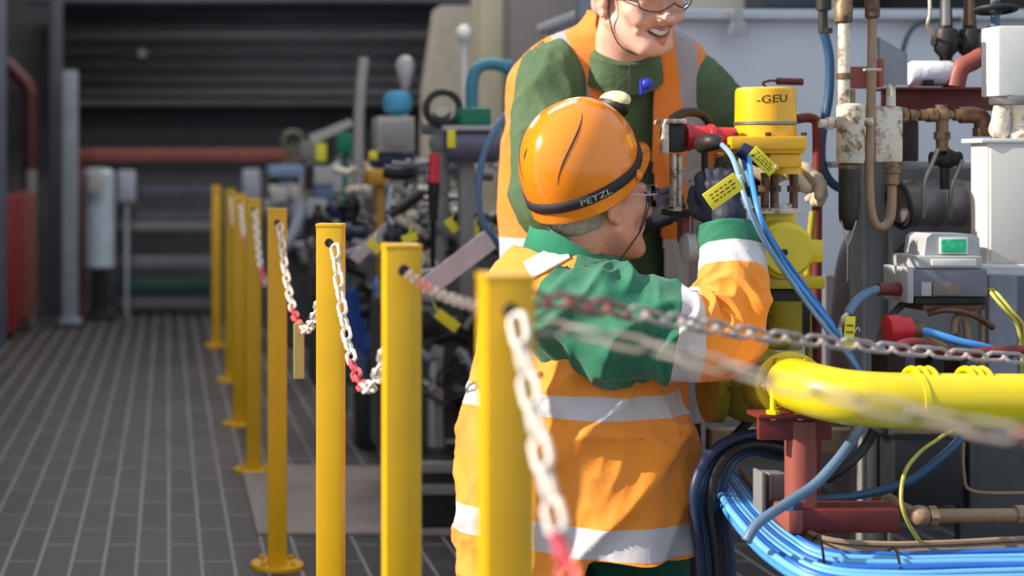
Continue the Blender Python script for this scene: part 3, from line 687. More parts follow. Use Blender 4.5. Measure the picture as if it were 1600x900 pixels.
    def segd(a, b): a, b = np.array(a), np.array(b); ab = b - a; tt = np.clip(((p - a) @ ab) / (ab @ ab), -.4, 1); return np.linalg.norm(p - a - tt[:, None] * ab, axis=1)
    ar = np.interp(py, [50, 66, 110, 150, 200, 230], [846, 850, 880, 905, 900, 860]); keep &= ~(front & (px < ar) & (py > 62) & (py < 225)); ar2 = np.interp(py, [60, 80, 200, 240], [1100, 1104, 1104, 1130]); keep &= ~(front & (px > ar2) & (py > 78) & (py < 235))
    gl_ = np.interp(py, [40, 60, 100, 150, 250, 650], [868, 874, 893, 911, 926, 930]); gr_ = np.interp(py, [40, 60, 110, 200, 400, 650], [1064, 1068, 1074, 1084, 1090, 1090])
    g = np.maximum(1 - np.abs(px - gl_) / 24, 1 - np.abs(px - gr_) / 32) * front
    uu = np.repeat(np.linspace(0, 1, nr), ns)
    fs = [f for f in grid_faces(nr, ns) if keep[list(f)].all()]
    used = sorted({i for f in fs for i in f}); mp = {i: k for k, i in enumerate(used)}
    o = link_mesh('vest', p[used], [tuple(mp[i] for i in f) for f in fs], M['vest'], t, attrs={'u': uu[used], 'g': g[used]}, sharp=180, label='orange vest with grey reflective strips')
    solid(o, .004, 1)
    b = MB(); b.pb(1001, 122, 1010, 148, 3.86, .012, .003); q = P(1012, 131, 3.85); b.ball(q, .013, (1, .6, 1)); q_ = b.build('badge', M['bluebadge'], t, label='blue plastic badge on the chest'); b = MB(); b.tube([P(984, 100, 3.87), P(985, 125, 3.855), P(987, 150, 3.85), P(1004, 147, 3.856)], .0016, 6); b.build('lanyard', M['strap'], q_)
    # trousers and boots
    F = Field((.6, 3.8, .05), (1.75, 4.5, .72), .008); F.ell(P(952, 625, 4.180), (.19, .125, .13), .05)
    for hip, an, toe in legs: F.cap(hip, an, .105, .075, .04)
    v, f = F.mesh(); v = v + (vnoise(v * 12)[:, None] - .5) * .014; link_mesh('trousers', v, f, M['darkcloth'], t, sharp=180)
    for hip, an, toe in legs:
        F = Field(np.array(an) - .25, np.array(an) + .25, .006); F.cap(an + Vector((0, 0, .06)), an, .056, .052, .02); F.cap(an, toe + Vector((0, 0, .012)), .05, .05, .03); F.cap(an + Vector((0, .03, -.03)), toe, .045, .045, .02)
        v, f = F.mesh(); v[:, 2] = np.maximum(v[:, 2], .002); link_mesh('boot', v, f, M['black'], t, sharp=180)
    F = Field(np.array(rw) - .18, np.array(rw) + .18, .0035); hand_into(F, rw, g=.0035, **hR); F.cap(rw - Vector((.03, 0, .0)), rw + Vector((.01, 0, .01)), .042, .036, .01); v, f = F.mesh(); link_mesh('glove', v, f, M['gloveb'], t, sharp=180, label='black glove')
    F = Field(np.array(lw) - .18, np.array(lw) + .18, .003); hand_into(F, lw, g=.004, **hL); F.cap(lw - Vector((.02, -.02, -.02)), lw + Vector((.005, 0, -.01)), .042, .036, .01); v, f = F.mesh(); link_mesh('glove', v, f, M['glovet'], t, sharp=180, label='tan work glove')
    helmet(hc + HB @ Vector((0, -.008, .085)), basis(-62, -14, -9), t, 1.0, lamp=False)
    return t
# ================================================================== setting
def floor_mat():
    m, nt, b = _nodes('block_paving')
    tc = nt.nodes.new('ShaderNodeTexCoord'); mp = nt.nodes.new('ShaderNodeMapping'); mp.inputs['Rotation'].default_value = (0, 0, PI / 2)
    nt.links.new(tc.outputs['Object'], mp.inputs['Vector'])
    br = nt.nodes.new('ShaderNodeTexBrick'); nt.links.new(mp.outputs[0], br.inputs['Vector'])
    br.inputs['Color1'].default_value = (*S(38, 36, 41), 1); br.inputs['Color2'].default_value = (*S(52, 48, 51), 1); br.inputs['Mortar'].default_value = (*S(132, 126, 124), 1)
    br.inputs['Scale'].default_value = 1.; br.inputs['Mortar Size'].default_value = .0055; br.inputs['Mortar Smooth'].default_value = .2; br.inputs['Brick Width'].default_value = .42; br.inputs['Row Height'].default_value = .092; br.offset = .5
    n = _noise(nt, 1.1, 5); c = _mixrgb(nt, br.outputs[0], S(48, 43, 42), _ramp(nt, n.outputs[0], [(.4, (0, 0, 0)), (.8, (.5, .5, .5))]))
    nt.links.new(c, b.inputs['Base Color']); b.inputs['Roughness'].default_value = .52
    n2 = _noise(nt, 120.); x = nt.nodes.new('ShaderNodeMath'); x.operation = 'MULTIPLY_ADD'; x.inputs[1].default_value = -1.; nt.links.new(br.outputs['Fac'], x.inputs[0]); nt.links.new(n2.outputs[0], x.inputs[2])
    _bump(nt, b, x.outputs[0], .35, .004); return m
def setting():
    b = MB(); b.box((1.2, 6.2, -.05), (9.4, 14.6, .1), None, 0); struct('floor', b, floor_mat())
    a, c = P(376, 730, 6.21), P(752, 838, 5.05)
    b = MB(); b.box(((a.x + 1.5) / 2, 5.63, .004), (1.5 - a.x, 1.15, .012), None, .003); struct('trim_1', b, M['concrete'])
    # far wall: roller shutter of horizontal slats between dark lintel and opening
    b = MB(); b.box((1.2, 13.45, 1.6), (9.4, .1, 3.4), None, 0); struct('wall_back', b, M['wallm'])
    b = MB(); b.box((-3.45, 8.925, 3.), (.1, 9.15, 6.), None, 0); struct('wall_left', b, M['wallm'])  # unseen; near end and height set to keep sun off hall and tank
    b = MB(); b.box((5.85, 8.7, 1.7), (.1, 9.6, 3.4), None, 0); struct('wall_right', b, M['wallm'])
    b = MB(); b.box((-1.15, 9.2, 3.75), (4.7, 8.6, .1), None, 0); b.box((3.55, 9.9, 3.75), (4.7, 7.2, .1), None, 0); struct('ceiling', b, M['wallm'])  # unseen; shades the aisle, front edge stepped back so sky reaches the tank
    t = thing('roller_shutter', 'dark grey horizontally ribbed roller shutter across the far wall', 'shutter', (0, 13.1, 1.5))
    b = MB(); prof = []; z0, z1 = P(0, 155, 13.1).z, P(0, 8, 13.1).z; n = 7
    for k in range(n):
        zz = z0 + (z1 - z0) * k / n; h = (z1 - z0) / n
        for f, dy in ((0, .0), (.10, -.02), (.5, -.045), (.9, -.02), (1, 0.)): prof.append((13.1 + dy, zz + h * f))
    x0, x1 = -.85, 3.6; b.add([(x0, y, z) for y, z in prof] + [(x1, y, z) for y, z in prof], [(i, i + 1, len(prof) + i + 1, len(prof) + i) for i in range(len(prof) - 1)])
    o = b.build('curtain', mat('shutter_slats', S(92, 90, 96), .55, .1, var=.1), t); solid(o, .01)
    b = MB(); b.box((1.37, 13.0, z1 + .06), (4.5, .24, .1), None, .01); b.build('shutter_box', M['dgrey'], t)
    b = MB(); b.box((1.37, 13.08, z0 - .03), (4.5, .06, .05), None, .01); b.build('bottom_bar', M['dgrey'], t)
    one('lintel_beam', 'dark slate steel beam running above the roller shutter', 'beam', MB().box((1.37, 12.7, P(0, -6, 12.7).z), (4.9, .2, .11), None, .01), mat('slate_steel', S(80, 84, 96), .5, .2))
    one('wall_lamp', 'small round pale lamp fixed on the dark roller shutter', 'lamp', MB().ball(P(222, 84, 12.98), .045).cyl(P(222, 84, 13.0), P(222, 84, 13.12), .03), M['lgrey'])
# ------------------------------------------------------------------ posts and chains
POSTS = [(790, 432, 1.82, 0), (627, 385, 2.517, 0), (517, 352, 3.43, -14), (433, 328, 4.66, -3), (396, 312, 6.12, 0), (374, 308, 7.22, 0), (360, 302, 8.7, 0), (338, 298, 10.4, 0)]
PLAB = ['blurred yellow post nearest the lens with chain hung on it', 'yellow post with sunlit left edge, second from the lens', 'bright yellow post with a chain hole and pale chain below it, third from the lens', 'shaded yellow post with a flanged foot and a label hanging from its chain',
        'shaded yellow post standing at the far edge of the concrete strip', 'sixth yellow barrier post from the lens, in shade', 'seventh yellow barrier post from the lens, in shade', 'last yellow barrier post at the far end of the row']
def post(px, py, d, rot, lab):
    t = thing('barrier_post', lab, 'post', (P(px, 0, d).x, d, 0), 'yellow posts along the aisle')
    h = EYE - .12; w = .054; R = Matrix.Rotation(math.radians(rot), 3, 'Z'); c = Vector((P(px, 0, d).x, d, 0))
    b = MB(); b.box(c + Vector((0, 0, h / 2 + .004)), (w, w, h - .008), R, .004); b.build('shaft', M['post'], t)
    b = MB(); b.box(c + Vector((0, 0, h)), (w + .002, w + .002, .008), R, .002); b.build('post_cap', M['post'], t)
    b = MB(); b.lathe(c, (0, 0, 1), [(0, .075), (.010, .075), (.013, .072), (.013, .03)], 28)
    for k in range(4):
        a = PI / 4 + k * PI / 2; b.cyl(c + Vector((.058 * math.cos(a), .058 * math.sin(a), .012)), c + Vector((.058 * math.cos(a), .058 * math.sin(a), .024)), .008, n=6)
    b.build('foot_flange', M['post'], t)
    b = MB(); b.torus(c + R @ Vector((0, -w / 2, h - .035)), R @ Vector((0, 1, 0)), .007, .0022, 16, 6); b.cyl(c + R @ Vector((0, -w / 2 - .0005, h - .035)), c + R @ Vector((0, -w / 2 + .004, h - .035)), .006, n=12); b.build('chain_hole', M['darkiron'], t)
    return t
def chain(name, label, pts, red, base, mred, L=.046, W=.013, r=.0038, seg=20, n=16):
    """oval links threaded along a path; red(k) tells which links are painted red"""
    path = spline(pts, seg) if len(pts) > 2 else pts; acc = [0.]
    for a, c in zip(path, path[1:]): acc.append(acc[-1] + (c - a).length)
    pitch = L - 2 * r * .95; N = int(acc[-1] / pitch); b = MB()
    def at(s):
        i = max(0, min(len(path) - 2, next((k for k in range(len(acc) - 1) if acc[k + 1] >= s), len(acc) - 2))); f = (s - acc[i]) / (acc[i + 1] - acc[i] + 1e-9); return path[i].lerp(path[i + 1], f)
    for k in range(N):
        p0, p1 = at(k * pitch), at((k + 1) * pitch); d = (p1 - p0).normalized(); a, c, _ = frame_of(d)
        ax = (a + c) if k % 2 else (a - c)
        b.cur = 1 if red(k, N) else 0
        R_ = W - r; b.torus((p0 + p1) / 2, ax, R_, r, n, 6, stretch=L / 2 - W, dirv=d)
    return tagp(b.build(name, [base, mred], None), label, 'chain', 'chains of the barrier')
def sag(a, c, s, n=14): return [a.lerp(c, i / n) - Vector((0, 0, s * 4 * (i / n) * (1 - i / n))) for i in range(n + 1)]
def barrier():
    for i, (px, py, d, r) in enumerate(POSTS): post(px, py, d, r, PLAB[i])
    H = lambda i, dy=0: Vector((P(POSTS[i][0], 0, POSTS[i][2]).x + .004, POSTS[i][2] + dy, EYE - .158))
    red = lambda lo, hi: (lambda k, n: lo <= k / n <= hi)
    chain('barrier_chain', 'white chain with a red stretch drooping from the bright third post', sag(H(2, -.036), H(1, .036), .235), red(.36, .5), M['chainwhite'], M['chainred'])
    chain('barrier_chain', 'white chain with a red stretch drooping from the post with the flanged foot', sag(H(3, -.036), H(2, .036), .235), red(.33, .5), M['chainwhite'], M['chainred'])
    chain('barrier_chain', 'pale chain drooping from the post at the edge of the concrete strip', sag(H(4, -.036), H(3, .036), .22), red(.3, .5), M['chainwhite'], M['chainred'])
    chain('barrier_chain', 'faint chain between the fifth and sixth posts', sag(H(5, -.036), H(4, .036), .15), red(.3, .5), M['chainwhite'], M['chainred'])
    chain('barrier_chain', 'faint chain between the sixth and seventh posts', sag(H(6, -.036), H(5, .036), .15), red(.3, .5), M['chainwhite'], M['chainred'])
    chain('barrier_chain', 'taut dark chain between the two nearest posts', sag(H(1, -.036), H(0, .036) , .012), red(.1, .3), M['chaindull'], M['chaindullred'], L=.03, W=.008, r=.0022)
    h = H(0, -.036); near = Vector((.375, .55, .93))
    chain('barrier_chain', 'blurred white and red chain hanging down from the nearest post', sag(h, near, .36, 24), lambda k, n: .17 < k / n < .3, M['chainwhite'], M['chainred'])
    e = P(1690, 572, 3.0)
    ps = [P(822, 466, 1.84), P(900, 474, 1.95), P(1010, 493, 2.12), P(1180, 522, 2.4), P(1330, 538, 2.62), P(1450, 550, 2.78), P(1600, 560, 2.95), P(1760, 566, 3.08)]
    chain('barrier_chain', 'long-linked steel chain stretched from the nearest post across the front of the yellow pipe', ps, lambda k, n: (k * 7 // n) % 3 == 0 and k < .45 * n, M['chaingrey'], M['chaindullred'], L=.066, W=.014, r=.0035)
    ps = [P(826, 505, 1.80), P(960, 530, 1.74), P(1090, 562, 1.67), P(1220, 598, 1.61), P(1330, 624, 1.56), P(1500, 662, 1.50), P(1680, 700, 1.43)]
    chain('barrier_chain', 'strongly blurred pinkish chain passing lowest across the yellow pipe', ps, lambda k, n: k > .85 * n, M['chaindull'], M['chaindullred'], L=.05, W=.011, r=.0026)
    # label hung from the chain
    q = P(467, 500, 4.04); b = MB(); b.box((q.x, q.y, q.z - .075), (.026, .003, .135), Matrix.Rotation(.25, 3, 'Z'), .001)
    b.cyl(q, q - Vector((0, 0, .012)), .002); one('hanging_label', 'narrow pale yellow label strip hanging from a drooping chain', 'label', b, mat('faded_label', S(196, 190, 110), .6))
# ------------------------------------------------------------------ hall end and left side, far off
def far_hall():
    b = MB(); b.pb(76, -20, 97, 508, 11.9, .12, .01); b.pb(70, 500, 102, 508, 11.85, .2, .004); one('steel_column', 'dark grey steel column at far left', 'column', b, mat('column_dark', S(66, 70, 80), .5, .2))
    b = MB(); b.pb(97, 110, 121, 505, 11.6, .10, .01); b.pb(92, 500, 126, 507, 11.55, .2, .004); one('steel_column', 'shorter pale grey steel column right of the dark one', 'column', b, mat('column_pale', S(138, 148, 158), .5, .2))
    t = thing('water_heater', 'white upright cylinder on a black stand by the columns', 'tank', P(155, 490, 12.2))
    c = P(155, 342, 12.2); r = m_(24, 12.2); zt, zb = P(0, 264, 12.2).z, P(0, 420, 12.2).z
    b = MB(); b.lathe((c.x, 12.2, zb), (0, 0, 1), [(0, r * .8), (.02, r), (zt - zb - .03, r), (zt - zb, r * .75)]); b.build('vessel', mat('vessel_white', S(176, 192, 206), .4), t)
    b = MB(); b.cyl((c.x, 12.2, 0.0), (c.x, 12.2, zb), .05); b.box((c.x + .04, 12.2, .03), (.2, .2, .06), None, .01); b.build('stand', M['black'], t)
    b = MB(); b.pb(138, 262, 160, 300, 11.97, .02); b.build('gauge_plate', M['lgrey'], t)
    b = MB(); b.pb(120, 232, 470, 253, 12.4, .12, .02); b.pb(124, 253, 132, 497, 12.42, .08); b.pb(452, 253, 460, 497, 12.42, .08); one('red_beam', 'dull red horizontal beam in front of the dark far wall', 'beam', b, mat('beam_red', S(126, 70, 60), .6))
    t = thing('storage_rack', 'low grey rack of horizontal bars and a dark green beam before the far wall', 'rack', P(260, 497, 12.6))
    for x in (188, 330): b = MB(); b.pb(x, 286, x + 12, 497, 12.6, .06); b.build('upright', M['dgrey'], t)
    for y0, y1, k in ((290, 306, S(96, 96, 112)), (330, 345, S(100, 100, 108)), (346, 360, S(140, 138, 138)), (400, 420, S(110, 106, 116)), (462, 480, S(112, 112, 116))):
        b = MB(); b.pb(185, y0, 340, y1, 12.55, .10, .01); b.build('shelf_bar', mat('rack_bar', k, .5, .2), t)
    b = MB(); b.pb(185, 436, 345, 460, 12.5, .14, .02); b.build('shelf_bar', mat('rack_green', S(16, 56, 50), .5), t, label='dark green beam')
    for x, y, lab in ((198, 292, 'small pale box at the left end of the rack'), (393, 290, 'pale blue-grey box at the right end of the rack')):
        b = MB(); b.pb(x - 14, y - 26, x + 14, y + 24, 12.35, .12, .02); b.pb(x - 3, y + 24, x + 3, 497, 12.4, .05); one('junction_box', lab, 'box', b, mat('pale_box', S(158, 164, 178), .5))
    # left edge
    t = thing('fire_cabinet', 'red panelled cabinet at the left edge of the photo', 'cabinet', P(20, 520, 10.8))
    b = MB(); b.pb(-60, 306, 22, 522, 10.7, .6, .02); b.build('body', M['redpanel'], t)
    b = MB(); b.pb(22, 300, 50, 500, 11.2, .3, .02); b.build('side_panel', mat('dusty_red', S(120, 62, 56), .6), t)
    one('riser_pipe', 'dark red pipe bending down beside the left columns', 'pipe', MB().tube([P(8, 96, 12.3), P(24, 112, 12.3), P(45, 140, 12.3), P(47, 190, 12.3), P(47, 497, 12.3)], .055, 14, 8), mat('riser_red', S(74, 32, 30), .5))
    one('conduit_post', 'grey vertical post beside the red cabinet', 'post', MB().pb(42, 266, 56, 509, 11.7, .06), M['grey'])
    one('edge_column', 'blue-grey column cut by the left edge of the photo', 'column', MB().pb(-12, -20, 8, 540, 10.4, .1), mat('column_blue', S(84, 92, 106), .5, .2))
    # columns and cladding behind the machinery
    b = MB(); b.ppoly([(690, 8), (744, 8), (730, 150), (722, 330), (668, 330), (672, 130)], 8.6, .3); o = one('concrete_column', 'pale beige sloping column rising behind the machinery', 'column', b, mat('column_beige', S(206, 196, 178), .7))
    b = MB(); b.pb(752, -30, 796, 400, 8.0, .3, .02); one('concrete_column', 'cream upright column left of the standing worker', 'column', b, mat('column_cream', S(200, 192, 166), .7))
    b = MB(); b.pb(798, -40, 905, 420, 7.6, .2, .01); struct('trim_2', b, M['taupe'])
    # pale steel tank behind the workers
    t = thing('steel_tank', 'large pale grey steel tank wall behind the workers', 'tank', P(1180, 480, 6.0))
    b = MB(); b.pb(905, 26, 1760, 560, 5.6, .5, .02); b.build('shell', M['tank'], t)
    b = MB(); b.pb(900, 14, 1765, 30, 5.55, .6, .01); b.build('rim', mat('tank_rim', S(206, 208, 214), .4), t)
    b = MB(); b.pb(1147, 14, 1162, 40, 5.50, .05, .008); b.lathe(P(1154, 42, 5.52), (0, -.2, 1), [(-.03, .035), (.0, .03), (.02, .02)], 18); b.build('lifting_lug', M['lgrey'], t)
    for x in (930, 1300, 1700): b = MB(); b.pb(x, 560, x + 30, 771, 5.7, .1); b.build('leg', M['grey'], t)
    b = MB(); b.tube([P(1500, 30, 5.55), P(1430, 40, 5.52), P(1410, 100, 5.5), P(1440, 160, 5.5)], .008); b.build('weld_cable', M['dgrey'], t)
    b = MB(); b.pb(1060, -60, 1330, 480, 6.9, .2); struct('trim_3', b, M['beige'])
    b = MB(); b.pb(1202, -30, 1290, 14, 6.5, .3, .02); b.pb(1240, 14, 1250, 700, 6.6, .1); one('duct_box', 'dark slate box above the pale tank', 'box', b, mat('slate_box', S(60, 70, 82), .5))
    b = MB(); b.pb(905, -40, 925, 60, 5.3, .06); b.pb(908, 60, 922, 809, 5.3, .05); one('grey_upright', 'grey upright bar just left of the standing worker\'s head', 'bar', b, M['galv'])
# ================================================================== machinery row along the aisle (out of focus)
def hose(name, label, cat, pts, r, material, n=10, group=None): return one(name, label, cat, MB().tube(pts, r, n, 8), material, group)
def machinery():
    rs = random.Random(5)
    # --- near valve station, on a striped plinth
    t = thing('valve_station', 'nearest dark valve station left of the workers, on a black and grey plinth', 'machine', P(700, 838, 5.05))
    b = MB(); b.pb(655, 722, 790, 838, 5.12, .7, .01); b.build('plinth', M['black'], t)
    for y0, y1 in ((724, 740), (758, 774)): b = MB(); b.pb(650, y0, 792, y1, 5.09, .05, .006); b.build('plinth_rail', M['grey'], t)
    b = MB(); b.pb(600, 470, 790, 722, 5.5, .4, .03); b.build('housing', M['dgrey'], t)
    b = MB(); b.tube([P(680, 700, 5.42), P(679, 600, 5.42), P(684, 540, 5.42)], [.034, .03, .026], 14); b.build('drain_pipe', M['steel'], t)
    for k in range(46):
        x, y = rs.uniform(600, 785), rs.uniform(455, 715); d = 5.35 + rs.uniform(0, .15); b = MB(); L = rs.uniform(30, 90); an = rs.choice([0, 0, PI / 2, PI / 2, .6, -.7, 1.1])
        q0, q1 = P(x, y, d), P(x + L * math.cos(an) * .7, y + L * math.sin(an) * .7, d + rs.uniform(-.05, .05)); m = rs.choice(['dgrey', 'grey', 'steel', 'darkiron', 'black', 'black', 'galv'])
        b.tube([q0, q0.lerp(q1, .5) + Vector((rs.uniform(-.02, .02), 0, rs.uniform(-.02, .02))), q1], rs.uniform(.006, .020), 8)
        if rs.random() < .5: b.cyl(q1 - Vector((0, .02, 0)), q1 + Vector((0, .02, 0)), rs.uniform(.014, .03), n=8)
        b.build('pipe_fitting', M[m], t)
    one('hanging_tag', 'yellow tag tilted on the dark pipes between the two near posts', 'tag', MB().box(P(699, 501, 5.22), (.082, .003, .034), Matrix.Rotation(math.radians(38), 3, 'Y'), .001).tube([P(684, 488, 5.25), P(676, 470, 5.38)], .002, raw=True), M['tag'])
    # --- upper part of the near station
    t = thing('meter_drum', 'grey horizontal drum with a yellow sticker left of the standing worker', 'meter', P(735, 255, 5.3))
    b = MB(); b.lathe(P(696, 226, 5.3), (1, 0, 0), [(0, .05), (.008, .058), (.16, .058), (.168, .05)], 28); b.build('drum', mat('drum_grey', S(104, 106, 124), .4, .3), t)
    b = MB(); b.pb(694, 196, 776, 204, 5.24, .06); b.build('cover_plate', M['lgrey'], t)
    b = MB(); b.pb(699, 203, 712, 231, 5.236, .008); b.build('sticker', M['tag'], t)
    b = MB(); b.pb(720, 255, 742, 470, 5.32, .06); b.build('support', M['grey'], t)
    one('green_box', 'dark green rectangular box above the grey drum', 'box', MB().pb(720, 168, 768, 196, 5.3, .12, .008), M['greenbox'])
    one('pipe_bend', 'teal pipe bend arching beside the cream column', 'pipe', MB().tube([P(738, 196, 5.6), P(737, 135, 5.6), P(745, 108, 5.6), P(765, 100, 5.6), P(790, 106, 5.6), P(800, 130, 5.6), P(800, 400, 5.6)], .021, 14), M['teal'])
    t = thing('handwheel_valve', 'dark valve with a round pale face beside the grey drum', 'valve', P(692, 300, 5.5))
    b = MB(); b.torus(P(692, 170, 5.45), (0, 1, 0), .055, .012, 30, 8); b.build('wheel_rim', M['darkiron'], t)
    b = MB(); b.cyl(P(690, 170, 5.42), P(690, 170, 5.48), .026); b.build('face', M['cream'], t)
    b = MB(); b.cyl(P(690, 175, 5.5), P(690, 300, 5.5), .03); b.cyl(P(660, 200, 5.52), P(720, 200, 5.52), .022); b.ball(P(690, 225, 5.5), .042); b.cyl(P(690, 300, 5.5), P(690, 470, 5.5), .024); b.build('valve_body', M['grey'], t)
    t = thing('hand_lever', 'red and black upright lever handle among the pipes', 'handle', P(677, 345, 5.1))
    b = MB(); b.tube([P(679, 240, 5.1), P(678, 285, 5.1)], [.016, .019], 12, raw=True); b.build('grip', M['red'], t)
    b = MB(); b.tube([P(678, 285, 5.1), P(677, 345, 5.12)], [.019, .013], 12, raw=True); b.cyl(P(677, 345, 5.12), P(676, 420, 5.2), .008); b.build('shank', M['black'], t)
    hose('air_hose', 'blue hose arching down left of the standing worker', 'hose', [P(806, 168, 4.75), P(786, 186, 4.75), P(760, 230, 4.75), P(748, 285, 4.77), P(752, 340, 4.8), P(772, 372, 4.85), P(786, 400, 4.95), P(792, 460, 5.1)], .010, mat('pale_hose_blue', S(92, 134, 170), .4), 12)
    for pts, lab, d in ((((655, 440), (764, 356), (790, 376), (690, 452), (660, 460)), 'broad pale metal chute sloping behind the posts', 4.95), (((546, 402), (618, 334), (628, 348), (560, 412)), 'narrow pale metal plate sloping beside the third post', 5.7)):
        b = MB(); b.ppoly(pts, d, .02); q0 = P(*pts[0], d + .02); b.cyl(q0 + Vector((.05, 0, .03)), q0 + Vector((.05, .6, -.02)), .012); one('sloping_plate', lab, 'plate', b, mat('plate_metal', S(206, 196, 198), .45, .1))
    for k in range(60):
        x, y = rs.uniform(600, 800), rs.uniform(255, 455); d = 5.45 + rs.uniform(0, .3)
        if k == 0: T = thing('pipe_cluster', 'tangle of grey pipes, clamps and fittings above the dark valve station', 'pipework', P(700, 470, 5.6))
        b = MB(); L = rs.uniform(25, 80); an = rs.choice([0, 0, PI / 2, PI / 2, .5, -.6]); q0 = P(x, y, d); q1 = P(x + L * math.cos(an), y + L * math.sin(an), d + rs.uniform(-.05, .05))
        m = rs.choice(['lgrey', 'grey', 'steel', 'galv', 'dgrey', 'black', 'cream', 'darkiron']); r = rs.uniform(.008, .026)
        b.tube([q0, q0.lerp(q1, .5) + Vector((rs.uniform(-.015, .015), 0, rs.uniform(-.015, .015))), q1], r, 10)
        if rs.random() < .7: b.cyl(q0.lerp(q1, .4), q0.lerp(q1, .55), r * 1.7, n=10)
        b.build('pipe_fitting', M[m], T)
    for x, y, an, lab in ((706, 352, .9, 'yellow tag hanging below the red and black lever'), (742, 362, 1.2, 'yellow tag right of the lever, above the broad chute'), (640, 372, -.3, 'yellow tag above the sloping plates'), (585, 385, .7, 'yellow tag behind the second post')):
        one('hanging_tag', lab, 'tag', MB().box(P(x, y, 5.35), (.05, .003, .028), Matrix.Rotation(an, 3, 'Y'), .001).tube([P(x, y - 8, 5.35), P(x + 3, y - 22, 5.5)], .002, raw=True), M['tag'])
    # --- second station
    t = thing('control_cabinet', 'pale grey square control box with blue cap, above the pipes', 'cabinet', P(620, 260, 6.6))
    b = MB(); b.pb(590, 182, 648, 238, 6.5, .18, .01); b.build('box', mat('cab_grey', S(168, 162, 156), .5), t)
    b = MB(); b.pb(597, 190, 640, 230, 6.49, .02); b.build('door', mat('cab_door', S(150, 144, 140), .5), t)
    b = MB(); b.lathe(P(621, 180, 6.58), (0, 0, 1), [(0, .03), (.02, .055), (.06, .058), (.09, .045), (.095, .02)]); b.build('cap', M['blueknob'], t, label='blue cap')
    b = MB(); b.pb(585, 240, 650, 262, 6.52, .2, .02); b.build('base', M['navy'], t)
    b = MB(); b.pb(605, 262, 630, 701, 6.6, .1); b.build('stand', M['grey'], t)
    b = MB(); b.pb(577, 236, 590, 250, 6.49, .02); b.build('sticker', M['tag'], t)
    one('beacon', 'pale egg-shaped lamp on a thin stem above the blue cap', 'lamp', MB().lathe(P(633, 138, 7.4), (0, 0, 1), [(0, .018), (.04, .03), (.1, .042), (.13, .034), (.145, .01)], 20).cyl(P(633, 136, 7.4), P(633, 654, 7.4), .010), M['lgrey'])
    one('stack_pipe', 'tall pale vertical pipe rising left of the control box', 'pipe', MB().tube([P(569, 90, 7.2), P(563, 150, 7.2), P(560, 240, 7.2), P(560, 560, 7.2)], .024, 14), mat('stack_grey', S(156, 150, 146), .5))
    one('green_box', 'bright green square box left of the tall pale pipe', 'box', MB().pb(528, 208, 551, 240, 7.6, .12, .01).pb(536, 240, 544, 641, 7.65, .05), M['greenbox'])
    one('lamp_head', 'small white lamp head on a stem before the beige column', 'lamp', MB().ball(P(725, 54, 6.6), .034, (.9, .9, 1.2)).cyl(P(725, 62, 6.6), P(727, 160, 6.6), .012).cyl(P(727, 160, 6.6), P(727, 500, 6.6), .014), M['white'])
    one('amber_block', 'amber painted block under the control box', 'valve', MB().pb(575, 264, 618, 290, 6.3, .14, .02).pb(590, 290, 600, 520, 6.35, .05), mat('amber_dull', S(196, 140, 30), .5))
    one('yellow_valve', 'yellow rounded valve beside the third post', 'valve', MB().ball(P(607, 382, 5.9), .05, (1.2, .8, .8)).cyl(P(607, 390, 5.9), P(600, 430, 5.9), .03).cyl(P(600, 430, 5.9), P(600, 640, 5.9), .02), M['dullyellow'])
    hose('drop_cable', 'dark blue cable hanging vertically beside the control box', 'cable', [P(632, 262, 6.0), P(629, 330, 6.0), P(630, 400, 6.0), P(628, 600, 6.0), P(628, 745, 6.0)], .011, M['navy'])
    T = thing('pipe_cluster', 'blurred tangle of pipes, blue cables and fittings behind the third post', 'pipework', P(570, 700, 6.6))
    for k in range(75):
        x, y = rs.uniform(480, 660), rs.uniform(262, 690); d = 6.5 + rs.uniform(0, .5)
        if y > 500 and x < 560: y -= 200
        b = MB(); L = rs.uniform(25, 80); an = rs.choice([0, 0, PI / 2, PI / 2, .5, -.6]); q0 = P(x, y, d); q1 = P(x + L * math.cos(an), min(y + L * math.sin(an), 690), d + rs.uniform(-.05, .05))
        m = rs.choice(['lgrey', 'grey', 'steel', 'galv', 'dgrey', 'black', 'bgblue', 'navy', 'darkiron', 'cream'] if y < 450 else ['dgrey', 'black', 'navy', 'darkiron', 'bgblue']); r = rs.uniform(.012, .035)
        b.tube([q0, q0.lerp(q1, .5) + Vector((rs.uniform(-.02, .02), 0, rs.uniform(-.02, .02))), q1], r, 10)
        if rs.random() < .6: b.cyl(q0.lerp(q1, .4), q0.lerp(q1, .6), r * 1.6, n=10)
        b.build('pipe_fitting', M[m], T)
    b = MB(); b.pb(575, 450, 660, 700, 6.9, .3, .03); b.build('frame_panel', M['dgrey'], T)
    b = MB(); b.pb(560, 600, 600, 718, 6.6, .2, .02); b.build('frame_foot', M['black'], T)
    one('hose_loop', 'bundle of blue hose hanging behind the drooping chain', 'hose', MB().tube([P(545, 455, 6.2), P(556, 520, 6.2), P(575, 545, 6.2), P(590, 500, 6.2), P(592, 440, 6.3), P(600, 450, 6.92)], .022, 10).tube([P(550, 450, 6.25), P(566, 530, 6.22), P(590, 552, 6.2), P(598, 470, 6.3)], .018, 10), mat('hose_blue', S(40, 76, 150), .5))
